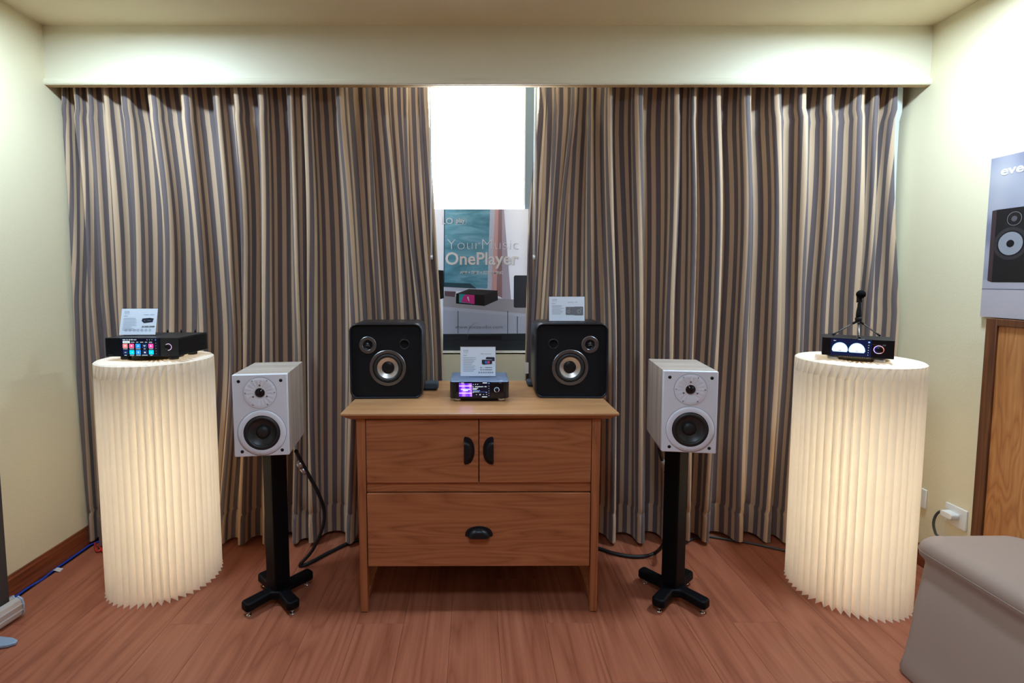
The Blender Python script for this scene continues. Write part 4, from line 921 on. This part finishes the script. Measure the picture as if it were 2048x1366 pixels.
b.flat([Q(1034, 633), Q(1035.6, 633), Q(1035.2, 667), Q(1033.8, 667)], -.0004); build('door_gap_print', b, INKD, po)
dk = mat('print_navy_black', (.018, .026, .036), .35); pq('dark_base_print', [(886, 668), (1056, 667), (1056, 702), (886, 702)], dk, -.0003)
pq('dark_line_print', [(886, 679.6), (1056, 679.6), (1056, 680.4), (886, 680.4)], mat('print_line', (.002, .004, .006), .4), -.0005)
blk = mat('print_black_device', (.008, .009, .012), .3)
pq('device_top_print', [(913, 587), (938, 578), (995, 581), (969, 590)], mat('print_device_top', (.05, .055, .06), .3), -.0004)
pq('device_front_print', [(912, 587), (969, 590), (969, 612), (912, 607)], blk, -.0004)
pq('device_side_print', [(969, 590), (995, 581), (996, 600), (969, 612)], mat('print_device_side', (.03, .033, .036), .3), -.0004)
pq('device_screen_print', [(918, 588), (949, 590), (949, 608), (918, 605)], mat('print_screen_teal', (.05, .45, .55), .3), -.0006)
pq('device_screen_pink_print', [(927, 592), (932, 589), (949, 590), (949, 608), (922, 604)], mat('print_screen_pink', (.75, .05, .35), .3), -.0008)
pq('device_screen_white_print', [(934, 594), (937, 593), (939, 604), (936, 600)], mat('print_screen_white', (.8, .8, .85), .3), -.0010)
build('right_speaker_print', MB().flat([(x, z) for x, z in rrect(Q(1030, 0)[0], Q(0, 617)[1], prr-ox-.001, Q(0, 552)[1], .010)], -.0005), mat('print_speaker', (.035, .045, .065), .3), po)
pq('left_speaker_print', [(876, 540), (887, 541), (888, 596), (876, 600)], blk, -.0005)
pq('small_box_print', [(936, 671), (1003, 671), (1003, 679), (936, 679)], mat('print_small_box', (.003, .004, .006), .35), -.0007)
b = MB(); pts = [Q(935.5, 672), Q(936.5, 662), Q(941, 653), (Q(947, 648)), Q(956, 645)]
for i in range(4):
    a_, c_ = pts[i], pts[i+1]; w_ = .0011; b.flat([(a_[0]-w_, a_[1]), (a_[0]+w_, a_[1]-w_*.5), (c_[0]+w_, c_[1]-w_*.5), (c_[0]-w_, c_[1]+w_*.5)], -.0009)
build('wire_print', b, INK, po)
TW = mat('print_white', (.95, .96, 1), .35); TS = mat('print_text_shadow', (.12, .22, .30), .4)
def ptext(s, u0, u1, v, size, off, m, dx=0, dz=0, y=-.0012, name='lettering'):
    a_ = Q(u0, v); c_ = Q(u1, v); return text(name, s, m, po, a_[0]+dx, y, a_[1]+dz, size, width=c_[0]-a_[0], offset=off)
for m_, dx, dz, y in ((TS, .0014, -.0014, -.0009), (TW, 0, 0, -.0013)):
    ptext('YourMusic', 893, 1035, 499, .087, -.0020, m_, dx, dz, y)
    ptext('OnePlayer', 890, 1036, 529, .100, .0020, m_, dx, dz, y)
    ptext('AMP × DMP × STREAMING', 920, 1006, 548, .025, .0002, m_, dx*.5, dz*.5, y)
    ptext('play', 912, 929, 445, .036, .0003, m_, dx*.5, dz*.5, y)
    ptext('LO', 882, 904, 448, .050, -.0002, m_, dx*.6, dz*.6, y)
ptext('www.joesaudio.com', 910, 1005, 657, .028, -.0001, mat('print_grey_text', (.14, .17, .22), .4))
a_ = Q(909.5, 449); c_ = Q(932.5, 437); b = MB()
outer = rrect(a_[0], a_[1], c_[0], c_[1], .005, 4); inner = rrect(a_[0]+.0010, a_[1]+.0010, c_[0]-.0010, c_[1]-.0010, .004, 4); n = len(outer)
b.add([(x, -.0012, z) for x, z in outer]+[(x, -.0012, z) for x, z in inner], [(k, (k+1) % n, n+(k+1) % n, n+k) for k in range(n)]); build('logo_box', b, TW, po)

for m_ in set(bpy.data.materials)-PM0:      # thin printed film lets the daylight behind it through
    b_ = B(m_); t_ = N(m_, 'ShaderNodeBsdfTranslucent'); lk = b_.inputs['Base Color'].links
    if lk: L(m_, lk[0].from_socket, t_.inputs[0])
    else: t_.inputs[0].default_value = b_.inputs['Base Color'].default_value
    x_ = N(m_, 'ShaderNodeMixShader', i_0=.018 if m_ == m_white else .14); L(m_, b_.outputs[0], x_.inputs[1]); L(m_, t_.outputs[0], x_.inputs[2]); L(m_, x_.outputs[0], m_.node_tree.nodes['Material Output'].inputs[0])
# ------------------------------------------------------------------ right wall: wood panel, speaker poster, sockets
wp = thing('wood_wall_panel', 'figured wood wall panel in a dark frame under the speaker poster', 'panel', (XR, 2.098, 0))
ztp = P(1986, 637, X=XR-.03).z
build('board', MB().box((-.022, -2.4, .005), (0, -.042, ztp-.03)), PANEL, wp)
build('frame_stile', MB().box((-.032, -.045, .0), (0, 0, ztp)), PFRAME, wp, bevel=.003)
build('frame_rail', MB().box((-.032, -2.4, ztp-.030), (0, -.045, ztp)), PFRAME, wp, bevel=.003)
XS = XR-.012
s0 = P(1983, 318, X=XS-.006); s1 = P(1957, 632, X=XS-.006); sz = ztp+.004
sp = thing('speaker_poster', 'tall grey poster of a black loudspeaker leaning on the right wall above the wood panel', 'poster', (XS, s0.y, sz))
hh = s0.z-sz; ww = .52
grad = mat('print_grey_violet', (.3, .3, .36), .4); tcn = N(grad, 'ShaderNodeTexCoord'); nz = N(grad, 'ShaderNodeTexNoise', i_Scale=4.0, i_Detail=1.0); L(grad, tcn.outputs['Object'], nz.inputs['Vector'])
r_ = ramp(grad, [(.35, (.20, .20, .28)), (.5, (.34, .34, .41)), (.65, (.46, .44, .48))]); L(grad, nz.outputs[0], r_.inputs[0]); L(grad, r_.outputs[0], B(grad).inputs['Base Color'])
build('board', MB().box((-.006, -ww, 0), (0, 0, hh)), grad, sp)
def PR(u, v): p = P(u, v, X=XS-.0065); return p.y-sp.location.y, p.z-sz
def rflat(name, pts, m, x): return build(name, MB().add([(x, a, c) for a, c in pts], [list(range(len(pts)))]), m, sp)
y1_ = PR(1984, 0)[0]
a_, c_ = PR(1985, 421), PR(1974, 563); ysp = a_[0]; yw = .235
rflat('shelf_print', [(-ww, PR(1962, 560)[1]), (0, PR(1962, 560)[1]), (0, PR(1962, 577)[1]), (-ww, PR(1962, 577)[1])], mat('print_shelf_violet', (.40, .38, .44), .4), -.0064)
rflat('shelf_line_print', [(-ww, PR(1962, 577)[1]), (0, PR(1962, 577)[1]), (0, PR(1962, 578.5)[1]), (-ww, PR(1962, 578.5)[1])], mat('print_shelf_line', (.12, .11, .15), .4), -.0066)
rflat('shelf_front_print', [(-ww, 0), (0, 0), (0, PR(1962, 578.5)[1]), (-ww, PR(1962, 578.5)[1])], mat('print_mauve', (.46, .42, .47), .4), -.0064)
zb1, zt1 = PR(1974, 563)[1], PR(1985, 421)[1]
rflat('speaker_side_print', [(ysp-.018, zb1-.003), (ysp, zb1+.004), (ysp, zt1-.002), (ysp-.018, zt1)], mat('print_speaker_side', (.05, .03, .035), .4), -.0068)
rflat('speaker_print', [(ysp-.018-yw, zb1-.003), (ysp-.018, zb1-.003), (ysp-.018, zt1), (ysp-.018-yw, zt1)], mat('print_speaker_black', (.010, .009, .011), .4), -.0068)
def rdisc(name, cy_, cz_, r, m, x, ri=0):
    n = 36; vs = [(x, cy_+r*math.cos(2*PI*k/n), cz_+r*math.sin(2*PI*k/n)) for k in range(n)]
    if ri: vs += [(x, cy_+ri*math.cos(2*PI*k/n), cz_+ri*math.sin(2*PI*k/n)) for k in range(n)]; f = [(k, (k+1) % n, n+(k+1) % n, n+k) for k in range(n)]
    else: f = [list(range(n))]
    return build(name, MB().add(vs, f), m, sp)
wy, wz = PR(2021, 487); ty, tz = PR(2029, 437)
rg_ = mat('print_ring_grey', (.09, .09, .10), .4); gcn = mat('print_grey_cone', (.27, .28, .32), .4)
rdisc('woofer_print', wy, wz, .066, mat('print_dark_ring', (.030, .028, .032), .4), -.0071); rdisc('woofer_print', wy, wz, .052, blk, -.0073); rdisc('cone_print', wy, wz, .047, gcn, -.0075); rdisc('cap_print', wy, wz, .015, blk, -.0078)
rdisc('tweeter_print', ty, tz, .0275, mat('print_light_ring', (.30, .30, .32), .4), -.0071, .0262); rdisc('tweeter_print', ty, tz, .011, rg_, -.0072)
lt = P(2001, 349, X=XS-.007)
o = text('lettering', 'eversolo', TW, sp, -.0072, lt.y-sp.location.y, PR(2001, 351)[1], .050, width=.22, offset=.0012, rot=(PI/2, 0, -PI/2))
# sockets
def socket(y0, z0, label, plug):
    t = thing('wall_socket', label, 'socket', (XR, y0, z0), group='white wall sockets')
    build('plate', MB().box((-.009, -.05, -.047), (0, .05, .047)), WHITE2, t, bevel=.003)
    build('insert', MB().box((-.0105, -.028, -.024), (-.009, .028, .024)), WHITE2, t, bevel=.0006, seg=1)
    b = MB()
    for yy_ in (-.018, .018): b.add([(-.0108, yy_+.004*math.cos(q*PI/4), .006+.004*math.sin(q*PI/4)) for q in range(8)], [list(range(8))])
    build('socket_hole', b, INKD, t); return t
socket(2.192, .3235, 'white wall socket with the charger plug in it, beside the wood panel', True)
socket(2.392, .333, 'white wall socket half hidden behind the right paper column', False)
ad = thing('plug_adapter', 'white plug in the wall socket with a thick grey cord', 'plug', (XR-.0105, 2.198, .330))
b = MB().prism(rrect(-.030, -.014, .026, .014, .010), -.040, -.001, 'yz'); build('body', b, WHITE2, ad, bevel=.003)
pts = [P(1893, 1024, X=XR-.03), P(1880, 1023, X=XR-.035), P(1871, 1032, X=XR-.04), P(1867, 1048, X=XR-.04), P(1871, 1066, X=XR-.04), P(1880, 1085, X=XR-.04)]
pts = [p-ad.location for p in pts]; last = pts[-1]; pts.append(Vector((last.x, last.y-.02, .006-.330)))
build('cord', MB().tube(spline(pts, 6), .0052, 10), GREYC, ad)

# ------------------------------------------------------------------ covered seat in the right foreground
st = thing('covered_stool', 'square stool under a taupe stretch cover, bottom right corner', 'stool', (1.83, 1.44, 0))
X0, X1, Y0, Y1, ZT = -.21, .19, -.42, .345, .455
def loop(ex, z, f=0, rc=.06, n=10):
    pts = rrect(X0-ex, Y0-ex, X1+ex, Y1+ex, rc, n); out = []
    mx_, my_ = (X0+X1)/2, (Y0+Y1)/2
    for x, y in pts:
        kx = (x-mx_)/((X1-X0)/2+ex); ky = (y-my_)/((Y1-Y0)/2+ex)
        c_ = abs(kx*ky)**1.5
        out.append((x+.115*f*kx*(.55+.45*c_), y+(-.075 if ky > 0 else .10)*f*abs(ky)*(1 if ky > 0 else -1)*(.6+.4*c_), z))
    return out
Ls_ = [loop(-.09, ZT+.012, 0, .04), loop(-.045, ZT+.010, 0, .05), loop(-.014, ZT+.002), loop(-.002, ZT-.014), loop(.004, ZT-.035), loop(.002, ZT-.058), loop(-.010, ZT-.075), loop(-.012, ZT-.090, .06), loop(-.010, ZT-.14, .22), loop(-.006, ZT-.22, .45), loop(-.004, .12, .73), loop(0, .055, .88), loop(.004, .02, .98), loop(0, .004, 1.0)]
n = len(Ls_[0]); b = MB().add([q for l in Ls_ for q in l], [(i*n+k, i*n+(k+1) % n, (i+1)*n+(k+1) % n, (i+1)*n+k) for i in range(len(Ls_)-1) for k in range(n)], True)
b.f.append(list(range(n))[::-1]); b.sm.append(True); b.mi.append(0)
build('stretch_cover', b, TAUPE, st)
se = loop(.0035, ZT-.040); build('seam', MB().tube([Vector(q) for q in se]+[Vector(se[0])], .0014, 6), mat('seam_taupe', (.42, .36, .33), .8), st)
for sx, sy in ((0, 0), (1, 0), (0, 1), (1, 1)):
    build('leg_tip', MB().lathe([(.016, 0), (.016, .02)], 14, c=((X0-.075, X1+.075)[sx], (Y0-.06, Y1-.10)[sy], 0)), RUBBER, st)

# ------------------------------------------------------------------ roll-up banner at the left edge
bt = P(33, 1190, Z=.085)
dirv = Vector((bt.x-P(0, 1213, Z=.085).x, bt.y-P(0, 1213, Z=.085).y, 0)); 
rb = thing('roll_up_banner', 'dark roll-up banner in a silver cassette at the left edge', 'banner', (-1.912, 1.990, 0), R(-7))
# local: +Y along the cassette away from the camera, banner stands on its middle
sec = [(-.030, .012), (-.036, .030), (-.036, .062), (-.028, .082), (-.010, .090), (-.006, .080), (.006, .080), (.010, .090), (.030, .080), (.036, .055), (.034, .020), (.028, .010)]
b = MB().prism(sec, -.85, .0, 'xz'); build('cassette', b, mat('cassette_silver', (.52, .47, .45), .4, .25), rb, bevel=.002, seg=1)
b = MB().prism([(x*1.06, (z-.05)*1.04+.05) for x, z in sec], .0, .008, 'xz'); build('end_cap', b, mat('cassette_cap', (.35, .45, .58), .35, .1), rb, bevel=.002, seg=2)
for z in (.035, .060): build('ridge', MB().box((.0345, -.85, z), (.0375, 0, z+.003)), ALU, rb)
sl = (P(0, 1010, Y=1.85).z)
build('graphic_sheet', MB().hexa([(-.001, -.84, .078), (.001, -.84, .078), (.001, -.022, .078), (-.001, -.022, .078), (-.001, -.84, 2.0), (.001, -.84, 2.0), (.001, -.022, 2.0), (-.001, -.022, 2.0)]), BANNER, rb)
build('support_foot', MB().prism([(.0, -.180), (.03, -.182), (.12, -.172), (.150, -.160), (.168, -.143), (.160, -.130), (.13, -.122), (.0, -.120)], .002, .014, 'xy'), mat('foot_blue_grey', (.30, .40, .55), .4, .2), rb, bevel=.003)

# ------------------------------------------------------------------ cables
pts = [P(150, 1098, Z=.006), P(128, 1120, Z=.006), P(110, 1138, Z=.006), P(85, 1158, Z=.006), P(60, 1172, Z=.006), P(35, 1188, Z=.006), P(5, 1212, Z=.006)]
pts = [P(200, 1082, Z=.006), P(180, 1090, Z=.006)]+pts
ec = build('network_cable', MB().tube(spline([(max(p.x, XL+.022), p.y, .0055) for p in pts], 6), .0045, 10), BLUEC); tag(ec, 'blue network cable along the left baseboard', 'cable')
tp_ = P(111, 1138, Z=.011); a_ = build('tape', MB().add([(-.028, -.022, .0), (-.004, -.028, .001), (.0, -.012, .011), (.030, -.010, .001), (.022, .022, .0), (.002, .012, .011), (-.020, .018, .003)], [(0, 1, 2, 5, 6), (2, 3, 4, 5)]), TAPE); a_.location = (tp_.x-.002, tp_.y, .0008)
tag(a_, 'scrap of clear tape holding the blue cable to the floor', 'tape')
pts = [P(190, 1086, Z=.008), P(190, 1094, Z=.008), P(194, 1103, Z=.006), P(200, 1100, Z=.012), P(207, 1095, Z=.013), P(216, 1092, Z=.008)]
pts2 = [P(195, 1088, Z=.014), P(200, 1095, Z=.014), P(208, 1106, Z=.008), P(220, 1114, Z=.006)]
rc = build('red_cable', MB().tube(spline(pts, 6), .0042, 8).tube(spline(pts2, 6), .0042, 8), REDC); tag(rc, 'looped red cable on the floor behind the left column', 'cable')
cp_ = [P(592, 902, Y=2.24), P(600, 918, Y=2.30), P(620, 955, Y=2.33), P(636, 985, Y=2.35), P(648, 1020, Y=2.37), P(645, 1055, Y=2.36), P(625, 1100, Y=2.34)]
cp_ += [P(600, 1130, Z=.012), P(618, 1126, Z=.010), P(660, 1104, Z=.010), P(712, 1081, Z=.010), P(770, 1076, Z=.010)]
lc = thing('speaker_cable', 'thick black cable with silver sleeve looping from the left stand speaker', 'cable', (0, 0, 0))
build('jacket', MB().tube(spline(cp_, 8), .0085, 12), BLACKC, lc)
build('metal_sleeve', MB().tube([P(597.5, 924, Y=2.305), P(603, 935, Y=2.315)], .0135, 14).tube([P(603.5, 936, Y=2.316), P(611.5, 947, Y=2.322)], .0115, 14), mat('sleeve_silver', (.60, .55, .53), .35, .7), lc)
cr_ = [P(1318, 893, Y=2.30), P(1322, 912, Y=2.33), P(1330, 940, Y=2.35), P(1345, 990, Y=2.36), P(1345, 1050, Y=2.36), P(1327, 1088, Y=2.33)]
cr_ += [P(1310, 1106, Z=.010), P(1285, 1113, Z=.010), P(1255, 1112, Z=.010), P(1222, 1105, Z=.010), P(1196, 1096, Z=.010), P(1150, 1085, Z=.010)]
rcb = thing('speaker_cable', 'thick black cable curving from the right stand speaker to behind the sideboard', 'cable', (0, 0, 0))
build('jacket', MB().tube(spline(cr_, 8), .0085, 12), BLACKC, rcb)
build('metal_sleeve', MB().tube([P(1325, 921, Y=2.335), P(1330, 940, Y=2.35)], .0115, 14), mat('sleeve_silver_right', (.60, .55, .53), .35, .7), rcb)
gp = [(P(1340, 1066, Z=.007).x, 2.52, .007)] + [tuple(P(u, v, Z=.007)) for u, v in ((1400, 1073), (1450, 1078), (1510, 1088), (1575, 1102), (1640, 1112))]
gc = build('grey_conduit', MB().tube(spline(gp, 8), .006, 10), GREYC); tag(gc, 'thin grey cord along the floor under the right curtain', 'cable')
